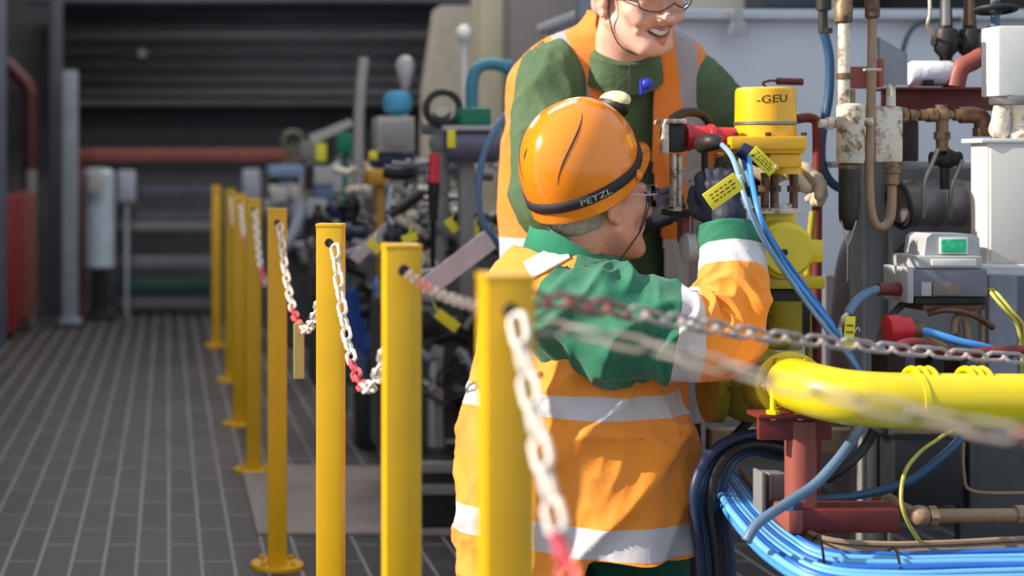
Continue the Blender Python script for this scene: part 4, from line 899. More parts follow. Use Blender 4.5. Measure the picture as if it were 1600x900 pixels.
    # --- far stations
    for i, (x0, x1, d, lab) in enumerate(((480, 560, 8.4, 'third, farther station of grey pipes and boxes in the machinery row'), (415, 490, 10.2, 'farthest hazy station of pipes, blue cover and small wheel in the machinery row'))):
        T = thing('valve_station', lab, 'machine', P((x0 + x1) / 2, VY + EYE * FPX / d, d))
        b = MB(); b.pb(x0 + 8, 330, x1 - 8, VY + EYE * FPX / d - 2, d + .15, .3, .03); b.build('frame_panel', M['dgrey'], T)
        for k in range(34):
            x, y = rs.uniform(x0, x1), rs.uniform(235 if i == 0 else 262, 400); b = MB(); L = rs.uniform(14, 42); an = rs.choice([0, 0, PI / 2, .5, -.6]); q0 = P(x, y, d + rs.uniform(-.1, .15)); q1 = q0 + Vector((m_(L * math.cos(an), d), 0, -m_(L * math.sin(an), d)))
            b.tube([q0, q1], rs.uniform(.02, .045), 10, raw=True)
            if rs.random() < .5: b.box(q0, (.1, .08, .09), None, .01)
            b.build('pipe_fitting', M[rs.choice(['lgrey', 'grey', 'galv', 'bgblue', 'dgrey', 'lgrey', 'darkiron', 'cream'])], T)
        if i == 1:
            b = MB(); b.pb(420, 258, 478, 278, d - .1, .3, .02); b.build('blue_cover', mat('cover_blue', S(120, 140, 176), .5), T)
            b = MB(); b.torus(P(458, 222, d), (0, 1, 0), .06, .018, 24, 8); b.cyl(P(458, 222, d), P(462, 330, d), .02); b.build('handwheel', mat('wheel_olive', S(92, 92, 74), .5), T)
            b = MB(); b.tube([P(440, 390, d - .2), P(460, 360, d - .2), P(474, 315, d - .2)], .035, 10); b.build('pale_strap', mat('strap_pale', S(160, 168, 190), .5), T)
        else:
            b = MB(); b.ppoly([(484, 212), (548, 186), (552, 196), (488, 226)], d, .12); b.build('sloping_cover', M['lgrey'], T)
            b = MB(); b.pb(494, 224, 510, 252, d - .12, .03); b.build('sticker', M['tag'], T)
# ================================================================== instruments and pipework right of the workers
def right_side():
    # --- support frame that carries the instruments
    t = thing('instrument_stand', 'grey channel-steel stand rising behind the instruments', 'stand', P(1370, 985, 4.02))
    z = lambda d: VY + EYE * FPX / d
    b = MB(); b.pb(1352, 200, 1392, z(4.02), 4.02, .05, .004); b.pb(1346, 200, 1354, z(4.02), 4.0, .07, .003); b.pb(1388, 200, 1396, z(4.02), 4.0, .07, .003); b.build('upright', M['grey'], t)
    b = MB(); b.pb(1545, 430, 1590, z(4.05), 4.05, .05, .004); b.build('upright', M['galv'], t)
    b = MB(); b.pb(1300, 252, 1600, 262, 4.06, .06, .004); b.build('cross_rail', M['lgrey'], t)
    b = MB(); b.pb(1112, 672, 1640, 708, 4.08, .05, .004); b.build('cross_rail', M['tan'], t)
    b = MB(); b.pb(1112, 712, 1240, 830, 4.15, .03, .004); b.build('back_plate', M['grey'], t)
    b = MB(); b.pb(1290, 430, 1660, 700, 4.40, .03, .004); b.build('back_plate', mat('panel_lilac_grey', S(104, 100, 106), .55), t)
    b = MB(); b.pb(1394, 262, 1560, 400, 4.30, .03, .004); b.build('back_plate', M['dgrey'], t)
    b = MB(); b.pb(1412, 188, 1436, 252, 4.0, .05, .004); b.build('bracket_block', mat('maroon_block', S(64, 40, 38), .5), t)
    b = MB(); b.pb(1500, 690, 1660, z(4.0) - 60, 3.98, .03, .004); b.pb(1515, 690, 1522, 800, 3.95, .03); b.build('panel', M['dgrey'], t)
    b = MB(); b.pb(1398, 688, 1502, 790, 3.92, .1, .004); b.build('recess_box', M['black'], t)
    # --- yellow actuator over its bracket
    t = thing('valve_actuator', 'amber yellow valve actuator with round lettered cap in front of the standing worker', 'actuator', P(1205, 262, 3.7))
    c = P(1196, 215, 3.70); r = m_(47, 3.62)
    b = MB(); b.lathe((c.x, c.y, P(0, 192, 3.62).z), (0, 0, 1), [(0, r), (.068, r * .985), (.076, r * .97), (.080, r * .9), (.081, r * .5)], 48); b.build('cap', M['amber'], t)
    b = MB(); b.lathe((c.x, c.y, P(0, 194, 3.62).z), (0, 0, 1), [(0, r * .9), (.001, r * 1.03), (.007, r * 1.03), (.008, r * .9)], 48); b.build('clamp_band', M['steel'], t)
    b = MB(); b.lathe((c.x, c.y, P(0, 215, 3.62).z), (0, 0, 1), [(0, r), (.028, r), (.030, r * .9)], 48); b.pb(1142, 213, 1262, 234, 3.62, .15, .006); b.pb(1150, 226, 1258, 240, 3.63, .13, .004); b.build('housing', M['amber'], t)
    b = MB(); b.pb(1202, 240, 1254, 262, 3.64, .09, .006); b.cyl(P(1228, 262, 3.68), P(1228, 272, 3.68), .035); b.build('lower_housing', M['amber'], t)
    for x in (1150, 1200, 1256): b = MB(); b.cyl(P(x, 212, 3.635), P(x, 207, 3.635), .006, n=6); b.build('bolt', M['darkiron'], t)
    tv, tf = text_geo('-GEU'); L = max(v[0] for v in tv); zz = P(0, 161, 3.62).z; pts = []
    for x, y in tv:
        a = -PI / 2 - .12 + (x / L - .5) * 1.05; pts.append((c.x + (r + .0006) * math.cos(a), c.y + (r + .0006) * math.sin(a), zz + y * .024 + (x / L) * .004))
    link_mesh('cap_lettering', pts, tf, M['ink'], t, smooth=False)
    one('lever', 'small lever with a dark red grip above the yellow cap', 'lever', MB().tube([P(1200, 138, 3.98), P(1192, 130, 3.98), P(1204, 126, 3.98), P(1216, 127, 3.98)], .003, 8).tube([P(1214, 127, 3.98), P(1254, 128, 3.98)], .0085, 12, raw=True), M['darkred'])
    # --- red bent pipe right of the actuator
    one('red_pipe', 'dark red bent pipe running down right of the yellow actuator', 'pipe', MB().tube([P(1246, 186, 3.86), P(1262, 184, 3.86), P(1274, 188, 3.86), P(1277, 204, 3.86), P(1277, 300, 3.86), P(1276, 480, 3.86), P(1276, 980, 3.86)], m_(7.5, 3.86), 16), M['darkred'])
    # --- limit-switch box with red glands
    t = thing('limit_switch', 'black switch box with red cable gland left of the yellow actuator', 'switch', P(1085, 240, 3.68))
    b = MB(); b.pb(1046, 192, 1070, 238, 3.64, .06, .004); b.build('box', M['black'], t)
    b = MB(); b.pb(1040, 186, 1074, 193, 3.62, .09, .003); b.pb(1036, 192, 1046, 240, 3.63, .03, .003); b.build('mount_plate', M['cream'], t)
    b = MB(); b.lathe(P(1070, 215, 3.67), (1, 0, 0), [(0, .030), (.012, .030), (.014, .026), (.05, .026), (.052, .030), (.062, .030), (.064, .024), (.11, .022)], 12); b.build('gland', M['red'], t)
    b = MB(); b.tube([P(1098, 226, 3.62), P(1112, 222, 3.58), P(1126, 224, 3.57)], [.020, .019, .014], 14); b.build('elbow_plug', M['darkiron'], t)
    b = MB(); b.tube([P(1050, 186, 3.70), P(1070, 176, 3.72), P(1095, 178, 3.74), P(1110, 192, 3.74)], .010, 10); b.build('conduit', M['black'], t)
    t = thing('bracket', 'cream and black metal bracket frame below the red gland', 'bracket', P(1090, 340, 3.68))
    b = MB(); b.pb(1052, 240, 1058, 328, 3.63, .03, .002); b.pb(1060, 240, 1066, 328, 3.64, .03, .002); b.pb(1052, 322, 1066, 330, 3.63, .04, .002); b.build('strut', M['cream'], t)
    b = MB(); b.pb(1100, 236, 1107, 300, 3.66, .02, .002); b.build('strut', M['black'], t, label='black strut')
    b = MB(); b.pb(1066, 264, 1102, 284, 3.70, .02, .002); b.build('plate', M['cream'], t)
    b = MB(); b.pb(1052, 328, 1115, 338, 3.66, .12, .003); b.build('rail', M['darkiron'], t)
    b = MB(); b.pb(1066, 338, 1078, 380, 3.7, .04); b.build('hanger', M['redbrown'], t); b = MB(); b.cyl(P(1082, 332, 3.64), P(1082, 365, 3.66), .002); b.build('hook_wire', M['redbrown'], t)
    one('small_filter', 'small white cylinder hanging under the bracket behind the sleeve', 'filter', MB().lathe(P(1066, 388, 3.70), (1, 0, .05), [(0, .024), (.006, .034), (.03, .034), (.034, .028), (.055, .028), (.058, .02)], 24).cyl(P(1082, 366, 3.7), P(1082, 376, 3.7), .004), M['white'])
    # tags wired to cables
    def tag_(cx, cy, d, w, h, an, lab, yaw=0.):
        t = thing('cable_tag', lab, 'tag', P(cx, cy, d), 'yellow tags on the cables')
        R = Matrix.Rotation(yaw, 3, 'Z') @ Matrix.Rotation(an, 3, 'Y'); c = P(cx, cy, d)
        b = MB(); b.box(c, (m_(w, d), .003, m_(h, d)), R, .001); b.build('plate', M['tag'], t)
        b = MB(); rr = random.Random(int(cx))
        for k in range(3):
            x = -.36
            while x < .3:
                wd = rr.uniform(.05, .14); b.box(c + R @ Vector((m_(w, d) * (x + wd / 2), -.0018, m_(h, d) * (.22 - .2 * k))), (m_(w, d) * wd, .0006, m_(h, d) * .07), R, 0); x += wd + .05
        b.build('print', M['print'], t)
        b = MB(); e = c + R @ Vector((m_(w, d) * .46, 0, 0)); b.tube([e, e + Vector((.006, -.004, .012)), e + Vector((.012, 0, .004))], .0012, 6); b.build('tie', M['white'], t)
    tag_(1130, 299, 3.37, 60, 30, math.radians(-35), 'yellow tag tilted over the blue cables beside the gloved hand')
    tag_(1192, 252, 3.58, 48, 21, math.radians(44), 'smaller yellow tag hanging below the yellow actuator')
    tag_(1327, 520, 3.42, 16, 52, math.radians(4), 'narrow yellow tag on the cable between the two instruments')
    # --- lower round yellow gearbox
    t = thing('gearbox', 'bright yellow round gear housing with a dark centre hole below the tan glove', 'gearbox', P(1230, 470, 3.72))
    c = P(1231, 392, 3.62); r = m_(46, 3.63)
    b = MB(); b.lathe((c.x, 3.62, c.z), (0, 1, 0), [(0, r * .80), (.004, r * .86), (.010, r * .86), (.012, r * .96), (.022, r), (.075, r), (.08, r * .9)], 48); b.build('cover', M['yellow'], t)
    b = MB(); b.pb(1196, 332, 1245, 372, 3.68, .09, .006); b.pb(1192, 432, 1290, 452, 3.7, .1, .006); b.box(P(1272, 392, 3.68), (.03, .03, .05), None, .004); b.build('housing', M['yellow'], t)
    b = MB(); b.cyl((c.x - .008, 3.616, c.z - .003), (c.x - .008, 3.63, c.z - .003), .007, n=16); b.build('shaft_hole', M['black'], t)
    b = MB(); b.pb(1188, 326, 1252, 334, 3.64, .14, .002); b.pb(1218, 318, 1238, 326, 3.66, .04); b.build('top_plate', M['cream'], t)
    b = MB(); b.pb(1196, 452, 1268, 540, 3.72, .14, .01); b.build('pedestal', M['darkiron'], t)
    for x in (1195, 1210, 1240): b = MB(); b.cyl(P(x, 328, 3.72), P(x, 270, 3.72), .009); b.cyl(P(x, 300, 3.72), P(x, 290, 3.72), .014, n=6); b.build('stud', M['bronze'], t)
    b = MB(); b.tube([P(1270, 330, 3.8), P(1262, 430, 3.8), P(1264, 560, 3.8)], .008); b.build('side_rod', M['dullyellow'], t)
    one('cable_plug', 'dark plug with violet collar beneath the yellow actuator', 'plug', MB().lathe(P(1156, 232, 3.60), (.7, -.1, -.5), [(0, .016), (.018, .019), (.03, .019), (.032, .014), (.05, .013)], 16), M['navy'])
    # --- blue cables running down from the plugs
    hose('signal_cable', 'pale blue cable dropping from the red gland across the yellow gearbox', 'cable', [P(1128, 226, 3.56), P(1146, 250, 3.46), P(1168, 320, 3.38), P(1200, 385, 3.42), P(1240, 445, 3.47), P(1285, 505, 3.45), P(1325, 555, 3.44), P(1348, 590, 3.46)], .0055, M['paleblue'])
    hose('signal_cable', 'mid blue cable alongside the pale one, crossing the yellow gearbox', 'cable', [P(1170, 246, 3.58), P(1176, 290, 3.48), P(1190, 345, 3.42), P(1222, 408, 3.485), P(1262, 462, 3.465), P(1300, 510, 3.445), P(1336, 566, 3.46), P(1352, 600, 3.5)], .0055, M['bluecable'])
    hose('signal_cable', 'deep blue cable nearest the tan glove, behind the tilted tag', 'cable', [P(1160, 244, 3.60), P(1170, 280, 3.57), P(1180, 320, 3.55), P(1205, 372, 3.50), P(1240, 424, 3.50), P(1280, 478, 3.48), P(1318, 530, 3.47)], .005, M['bluecable2'])
    # --- hose from the top
    t = thing('supply_hose', 'dark blue hose hanging from the top beside the vertical instrument tubes', 'hose', P(1300, 300, 4.1))
    b = MB(); b.tube([P(1287, 50, 4.1), P(1296, 90, 4.1), P(1295, 150, 4.1), P(1284, 215, 4.1), P(1285, 260, 4.1), P(1302, 288, 4.1), P(1330, 300, 4.1)], .011, 12); b.build('hose', M['hose'], t)
    b = MB(); b.cyl(P(1286, 52, 4.1), P(1286, 12, 4.1), .011); b.cyl(P(1287, 16, 4.1), P(1287, -20, 4.1), .018); b.cyl(P(1290, 52, 4.1), P(1290, 44, 4.1), .016, n=6); b.build('coupling', M['darkiron'], t)
    # --- two vertical instrument columns
    D = 3.72
    t = thing('level_gauge', 'left vertical cream instrument tube with brass top and dark tapered bottom', 'gauge', P(1328, 362, D))
    V = lambda px: P(px, 0, D).x
    def vl(px, prof, d=D, n=24): # prof: (py, halfwidth px)
        b = MB(); z0 = P(0, prof[0][0], d).z; b.lathe((P(px, 0, d).x, d, z0), (0, 0, -1), [(z0 - P(0, y, d).z, m_(w, d)) for y, w in prof], n); return b
    vl(1318, [(-30, 12), (-8, 13), (0, 9), (10, 14), (34, 13), (38, 7)]).build('top_fitting', M['brass'], t)
    vl(1319, [(36, 9), (166, 9)]).build('stem', M['cream'], t)
    vl(1320, [(114, 9), (115, 13), (123, 13), (124, 9)]).build('collar', M['bronze'], t)
    vl(1330, [(140, 6), (165, 6)]).build('side_stem', M['brass'], t)
    vl(1329, [(162, 18), (165, 21), (250, 21), (255, 19)]).build('cylinder', M['cream'], t)
    vl(1326, [(254, 12), (256, 15), (330, 15), (345, 14), (355, 9), (360, 4)]).build('sump', M['darkiron'], t)
    vl(1326, [(258, 15.6), (264, 15.6)]).build('sump_ring', M['brass'], t)
    b = MB(); b.tube([P(1314, 345, D - .02), P(1322, 375, D - .02), P(1324, 384, D - .02)], .0016, 6); b.tube([P(1338, 345, D - .02), P(1328, 375, D - .02), P(1324, 384, D - .02)], .0016, 6); b.tube([P(1324, 382, D - .02), P(1324, 440, D - .02)], .0016, 6, raw=True); b.build('safety_wire', M['lgrey'], t)
    b = MB(); b.cyl(P(1280, 193, D + .02), P(1312, 193, D + .02), .010); b.cyl(P(1292, 193, D + .02), P(1300, 193, D + .02), .016, n=6); b.build('inlet', M['cream'], t)
    t = thing('level_gauge', 'right vertical cream instrument block with brass nut and hooked pipe below', 'gauge', P(1385, 362, D))
    vl(1363, [(-30, 11), (0, 11), (26, 11), (30, 7)]).build('top_fitting', M['bronze'], t)
    b = MB(); b.tube([P(1363, 28, D), P(1362, 110, D), P(1360, 190, D), P(1358, 255, D), P(1360, 320, D), P(1368, 350, D), P(1382, 354, D), P(1392, 335, D), P(1394, 285, D)], m_(7, D), 12); b.build('hooked_pipe', M['tan'], t)
    b = MB(); b.pb(1368, 166, 1412, 254, D, .07, .008); b.build('block', M['cream'], t)
    vl(1392, [(132, 7), (166, 7)]).build('stem', M['cream'], t)
    vl(1394, [(254, 10), (258, 13), (270, 13), (272, 10), (288, 11), (290, 8)]).build('brass_nut', M['brass'], t)
    b = MB(); b.cyl(P(1340, 191, D - .01), P(1362, 191, D - .01), .010); b.ball(P(1340, 191, D - .01), .012); b.build('cross_link', M['cream'], t)
    t = thing('mount_bracket', 'red oxide bracket plates holding the tops of the two instrument tubes', 'bracket', P(1355, 145, 3.85))
    b = MB(); b.pb(1326, 104, 1366, 138, 3.82, .02); b.pb(1374, 92, 1382, 136, 3.78, .05); b.build('plate', M['redbrown'], t)
    b = MB(); b.ppoly([(1374, 58), (1418, 84), (1418, 132), (1376, 132)], 3.86, .015); b.build('web', M['galv'], t)
    one('clamp_rod', 'thin pale rod across the instrument tube tops', 'rod', MB().cyl(P(1350, 109, 3.68), P(1376, 109, 3.7), .003), M['lgrey'])
    # --- red beam with wrapped roll
    one('red_beam', 'dark red oxide beam behind the brass fittings at upper right', 'beam', MB().pb(1392, 136, 1568, 172, 3.98, .06, .004).pb(1392, 136, 1568, 140, 3.94, .1, .002), M['darkred'])
    t = thing('wrapped_roll', 'white wrapped roll lying on the dark red beam', 'roll', P(1456, 136, 4.0))
    b = MB(); b.lathe(P(1418, 115, 4.02), (1, 0, 0), [(0, .012), (.002, .026), (.012, .031), (.10, .031), (.112, .026), (.114, .01)], 24)
    b.build('wrap', mat('white_film', S(228, 226, 232), .3, bump=.6, bs=24), t); b = MB(); b.pb(1448, 124, 1460, 134, 3.97, .03, .003); b.build('clip', M['black'], t)
    # --- brass manifold row
    t = thing('brass_manifold', 'weathered brass pipe tees in a row left of the white cabinet', 'manifold', P(1470, 215, 3.76))
    X = lambda px: P(px, 180, 3.76)
    b = MB(); b.cyl(X(1408), X(1540), m_(6, 3.76)); 
    for x0, x1, r in ((1408, 1416, 12), (1420, 1430, 9), (1436, 1448, 9), (1448, 1462, 11), (1490, 1500, 9)): b.cyl(X(x0), X(x1), m_(r, 3.76), n=8 if r == 12 else 20)
    b.cyl(X(1455), P(1440, 182, 4.0), .008); b.build('pipe_run', M['brass'], t)
    b = MB(); b.ball(X(1472), m_(13, 3.76), (1, .9, 1.1)); b.cyl(X(1472), P(1472, 236, 3.76), m_(9, 3.76)); b.cyl(P(1472, 206, 3.76), P(1472, 218, 3.76), m_(12, 3.76), n=6); b.cyl(P(1470, 164, 3.76), X(1470), m_(9, 3.76)); b.build('tee', M['brass'], t)
    b = MB(); b.tube([X(1500), X(1520), P(1534, 186, 3.76), P(1536, 212, 3.76)], m_(13, 3.76), 16); b.cyl(P(1536, 200, 3.76), P(1536, 213, 3.76), m_(16, 3.76), n=8); b.build('elbow', M['bronze'], t)
    b = MB(); b.ball(P(1478, 248, 3.78), m_(18, 3.78), (1, .9, .9)); b.cyl(P(1455, 248, 3.78), P(1500, 248, 3.78), m_(11, 3.78)); b.cyl(P(1476, 230, 3.78), P(1476, 296, 3.78), m_(7, 3.78)); b.build('ball_valve', M['darkiron'], t)
    b = MB(); b.tube([P(1466, 232, 3.74), P(1456, 256, 3.74), P(1444, 286, 3.74), P(1443, 340, 3.76)], .005, 8); b.tube([P(1504, 250, 3.74), P(1494, 272, 3.74), P(1486, 296, 3.74), P(1485, 340, 3.76)], .005, 8); b.build('clip_wire', M['steel'], t)
    # --- ribbed grey pipe
    t = thing('ribbed_pipe', 'thick grey ribbed pipe ending behind the white cabinet', 'pipe', P(1465, 365, 4.0))
    b = MB(); o = P(1402, 318, 3.96); R0 = m_(36, 3.96); prof = [(0, R0 * .55), (.004, R0 * .85), (.02, R0)]; k = .03
    while k < .30: prof += [(k, R0), (k + .004, R0 * 1.05), (k + .010, R0 * 1.05), (k + .014, R0), (k + .045, R0 * .985)]; k += .055
    b.lathe(o, (1, .05, 0), prof, 40); b.build('barrel', mat('pipe_grey', S(132, 124, 122), .42, .5, var=.12), t)
    b = MB(); b.torus(o + Vector((.004, 0, -.003)), (1, .05, .15), R0 * 1.0, .006, 36, 8); b.build('end_band', M['darkiron'], t)
    one('elbow_duct', 'grey elbow duct curving down behind the hooked pipe', 'duct', MB().tube([P(1440, 330, 4.22), P(1385, 352, 4.22), P(1350, 400, 4.22), P(1338, 480, 4.22), P(1336, 560, 4.22), P(1336, 950, 4.22)], m_(36, 4.28), 24), mat('duct_grey', S(130, 126, 130), .45, .3))
    # --- top right valves
    t = thing('needle_valve', 'dark needle valve pair hanging at the top right', 'valve', P(1490, 95, 4.1))
    for x, m1 in ((1478, 'steel'), (1515, 'darkiron')):
        vl(x, [(-30, 8), (30, 9), (44, 10), (46, 16), (60, 19), (80, 17), (88, 10), (98, 8)], 4.1).build('valve_body', M['darkiron'], t)
        vl(x, [(-40, 6), (20, 7), (40, 7)], 4.09).build('stem', M[m1 if x < 1500 else 'bronze'], t)
    b = MB(); b.tube([P(1480, 92, 4.1), P(1492, 100, 4.1), P(1508, 96, 4.1), P(1525, 90, 4.1), P(1538, 80, 4.1)], .005); b.build('link_wire', M['darkiron'], t)
    b = MB(); b.cyl(P(1458, 64, 4.1), P(1536, 64, 4.1), .014); b.cyl(P(1478, 98, 4.1), P(1478, 138, 4.02), .008); b.build('cross_body', M['darkiron'], t)
    one('signal_wire', 'thin pale wire hanging at the top between tube and valves', 'wire', MB().tube([P(1452, -20, 4.0), P(1453, 20, 4.0), P(1450, 40, 4.02), P(1462, 62, 4.1)], .004), M['cream'])
    t = thing('handwheel', 'flat black handwheel on a stem at the top right', 'handwheel', P(1556, 40, 3.9))
    b = MB(); b.torus(P(1556, 15, 3.92), (0, .1, 1), m_(28, 3.9), .007, 32, 8)
    for k in range(3): a = k * 2 * PI / 3 + .3; b.cyl(P(1556, 15, 3.92), P(1556, 15, 3.92) + Vector((math.cos(a), math.sin(a), 0)) * m_(28, 3.9), .005)
    b.lathe(P(1556, 22, 3.92), (0, 0, 1), [(0, .014), (.02, .016), (.03, .008)], 16); b.build('wheel', M['black'], t)
    b = MB(); b.cyl(P(1555, -20, 3.93), P(1555, 142, 3.96), .010); b.build('stem', M['steelblue'], t)
    b = MB(); b.tube([P(1548, 44, 3.9), P(1538, 56, 3.9), P(1540, 78, 3.9), P(1550, 86, 3.9)], .010); b.build('hook', M['darkiron'], t)
    one('pipe_saddle', 'rusty curved saddle beneath the dark valves on the red beam', 'saddle', MB().tube([P(1492, 136, 4.0), P(1500, 108, 4.0), P(1520, 96, 4.0), P(1536, 88, 4.0), P(1552, 96, 4.0), P(1556, 136, 4.0)], .022, 12), M['redbrown'])
    # --- cabinets
    t = thing('junction_cabinet', 'large white cabinet with a slightly pink front at the right edge', 'cabinet', P(1570, 420, 3.62))
    b = MB(); b.pb(1542, 222, 1720, 416, 3.60, .075, .006); b.build('body', M['boxwhite'], t)
    b = MB(); b.pb(1548, 230, 1716, 410, 3.595, .008, .004); b.build('door', M['boxwhite'], t)
    b = MB(); b.pb(1534, 216, 1726, 223, 3.59, .095, .003); b.pb(1534, 413, 1726, 420, 3.59, .095, .003); b.build('flange', M['white'], t)
    t = thing('upper_cabinet', 'smaller white box on a round steel base at the top right corner', 'cabinet', P(1590, 215, 3.68))
    b = MB(); b.pb(1560, 40, 1700, 150, 3.66, .08, .006); b.build('body', M['white'], t)
    b = MB(); b.lathe((P(1585, 0, 3.7).x, 3.7, P(0, 163, 3.7).z), (0, 0, 1), [(0, .05), (.004, .052), (.016, .052), (.018, .045)], 36); b.build('base_disc', M['steel'], t)
    b = MB(); b.tube([P(1566, 166, 3.7), P(1562, 190, 3.7), P(1558, 205, 3.7), P(1568, 213, 3.7)], .018, 10); b.lathe((P(1592, 0, 3.7).x, 3.7, P(0, 218, 3.7).z), (0, 0, 1), [(0, .03), (.012, .03), (.02, .018), (.05, .016), (.075, .022)], 20); b.build('neck', M['cream'], t)
    # --- transmitter with display
    t = thing('transmitter', 'grey transmitter with white top and green display under the white cabinet', 'instrument', P(1475, 480, 3.56))
    b = MB(); b.ppoly([(1444, 404), (1448, 372), (1456, 365), (1520, 366), (1530, 372), (1532, 404)], 3.55, .10); b.build('display_hood', M['lgrey'], t)
    b = MB(); b.pb(1469, 371, 1513, 397, 3.545, .008, .002); b.build('display_frame', M['white'], t)
    b = MB(); b.pb(1472, 374, 1510, 395, 3.541, .006, .001); b.build('display', M['display'], t)
    b = MB(); b.pb(1434, 400, 1536, 420, 3.53, .13, .006); b.build('lid', M['lgrey'], t)
    b = MB(); b.pb(1456, 405, 1526, 416, 3.526, .008, .002); b.build('lid_strip', M['white'], t)
    b = MB(); b.pb(1424, 420, 1544, 464, 3.53, .14, .006); b.build('case', M['encl'], t)
    b = MB(); b.pb(1418, 418, 1428, 474, 3.52, .12, .003); b.build('end_plate', M['lgrey'], t)
    b = MB(); b.pb(1458, 442, 1500, 462, 3.525, .008, .002); b.build('name_plate', mat('plate_taupe', S(128, 112, 98), .4), t)
    b = MB(); b.pb(1440, 441, 1456, 463, 3.525, .008, .002); b.build('plate_strip', M['lgrey'], t)
    b = MB(); b.pb(1430, 464, 1540, 476, 3.55, .12, .003); b.build('base', M['black'], t)
    b = MB(); b.pb(1442, 476, 1532, 486, 3.56, .10, .002); b.tube([P(1450, 490, 3.56), P(1480, 484, 3.54), P(1520, 492, 3.54), P(1552, 512, 3.55)], .007); b.build('under_frame', M['bronze'], t)
    for x in (1496, 1534): b = MB(); b.cyl(P(x, 484, 3.58), P(x, 588, 3.58), .006); b.build('rod', M['tan'], t)
    b = MB(); b.tube([P(1490, 520, 3.56), P(1494, 498, 3.56), P(1508, 498, 3.56), P(1512, 530, 3.56)], .008); b.build('u_tube', M['tan'], t)
    t = thing('mount_plinth', 'dark mounting blocks between the transmitter and the yellow pipe', 'plinth', P(1460, 590, 3.5))
    for x0, x1 in ((1386, 1416), (1456, 1476), (1500, 1512)): b = MB(); b.pb(x0, 552, x1, 590, 3.45, .08, .004); b.build('block', M['darkiron'], t)
    b = MB(); b.pb(1380, 545, 1470, 553, 3.43, .12, .003); b.build('plate', M['lgrey'], t)
    b = MB(); b.tube([P(1388, 548, 3.4), P(1430, 536, 3.4), P(1490, 552, 3.42), P(1600, 548, 3.42), P(1720, 552, 3.42)], .012); b.build('conduit', M['darkred'], t)
    t = thing('cable_gland', 'red cable gland with blue cable beneath the transmitter', 'gland', P(1410, 535, 3.5))
    b = MB(); b.lathe(P(1384, 515, 3.46), (1, .0, .04), [(0, .020), (.002, .030), (.026, .032), (.028, .026), (.05, .026), (.052, .022)], 10); b.build('body', M['red'], t)
    b = MB(); b.lathe(P(1418, 514, 3.46), (1, -.1, -.1), [(0, .022), (.014, .022), (.016, .016), (.03, .015)], 12); b.build('nut', M['bronze'], t)
    b = MB(); b.tube([P(1432, 514, 3.455), P(1462, 522, 3.44), P(1500, 534, 3.43), P(1536, 542, 3.43), P(1580, 556, 3.45)], .0085, 12); b.build('cable', M['bluecable'], t)
    b = MB(); b.tube([P(1444, 518, 3.46), P(1458, 530, 3.45), P(1478, 542, 3.45)], .005, 8); b.build('earth_wire', M['earth'], t)
    t = thing('cable_lead', 'pale blue cable with a dark red sleeve plugged into the transmitter', 'cable', P(1390, 460, 3.6))
    b = MB(); b.tube([P(1372, 452, 3.55), P(1420, 452, 3.56)], [.013, .015], 14, raw=True); b.build('sleeve', M['darkred'], t)
    b = MB(); b.tube([P(1372, 452, 3.55), P(1352, 460, 3.54), P(1334, 476, 3.52), P(1324, 492, 3.5)], .010, 12); b.build('cable', M['steelblue'], t)
    b = MB(); b.tube([P(1324, 490, 3.5), P(1316, 500, 3.48), P(1312, 520, 3.45), P(1320, 545, 3.44), P(1326, 550, 3.44)], .005, 8); b.build('tail', M['cream'], t)
    hose('earth_lead', 'thick dark cable rising beside the transmitter end plate', 'cable', [P(1418, 470, 3.62), P(1396, 490, 3.62), P(1376, 530, 3.62), P(1390, 570, 3.52)], .008, M['dgrey'])
    for off, lab in ((0, 'left yellow-green earth wire curling beside the white cabinet'), (9, 'right yellow-green earth wire curling beside the white cabinet')):
        hose('earth_wire', lab, 'wire', [P(1546 + off * .4, 452, 3.55), P(1552 + off, 462, 3.52), P(1572 + off, 486, 3.5), P(1590 + off, 510, 3.5), P(1596 + off * .5, 550, 3.5), P(1596 + off, 600, 3.5)], .004, M['earth'])
    # --- yellow pipe with elbow
    t = thing('yellow_pipe', 'thick glossy yellow pipe with an elbow crossing in front of the instruments', 'pipe', P(1400, 668, 3.1))
    r = m_(43, 3.08)
    b = MB(); b.cyl(P(1432, 626, 3.08), P(1760, 628, 3.08), r, n=40); b.build('straight', M['yellow'], t)
    b = MB(); b.tube([P(1432, 626, 3.08), P(1380, 625, 3.08), P(1320, 620, 3.095), P(1272, 610, 3.15), P(1246, 602, 3.24), P(1238, 600, 3.34)], r * 1.01, 40, 10); b.build('elbow', M['yellow'], t)
    b = MB(); b.cyl(P(1427, 626, 3.08), P(1436, 626, 3.08), r * 1.045, n=40); b.build('weld_ring', M['yellow'], t)
    t = thing('yellow_valve', 'large dull yellow valve body behind the elbow of the yellow pipe', 'valve', P(1180, 670, 3.6))
    b = MB(); b.ball(P(1176, 600, 3.66), m_(62, 3.6), (1.12, .85, 1.)); b.cyl(P(1200, 606, 3.56), P(1222, 603, 3.38), m_(42, 3.5), n=36); b.build('body', M['dullyellow'], t)
    b = MB(); b.cyl(P(1236, 602, 3.345), P(1232, 602, 3.385), m_(52, 3.37), n=40); b.build('flange', M['yellow'], t)
    b = MB(); b.cyl(P(1104, 600, 3.66), P(1122, 600, 3.66), m_(60, 3.66), n=36); b.cyl(P(1165, 540, 3.68), P(1230, 535, 3.68), m_(10, 3.68)); b.cyl(P(1226, 545, 3.72), P(1226, 470, 3.72), m_(26, 3.72)); b.build('bonnet', M['dullyellow'], t)
    for k in range(6): a = k * PI / 3; q = P(1234, 602, 3.34) + Vector((math.cos(a) * .055, 0, math.sin(a) * .055)); b = MB(); b.cyl(q, q - Vector((0, .02, 0)), .008, n=6); b.build('bolt', M['dullyellow'], t)
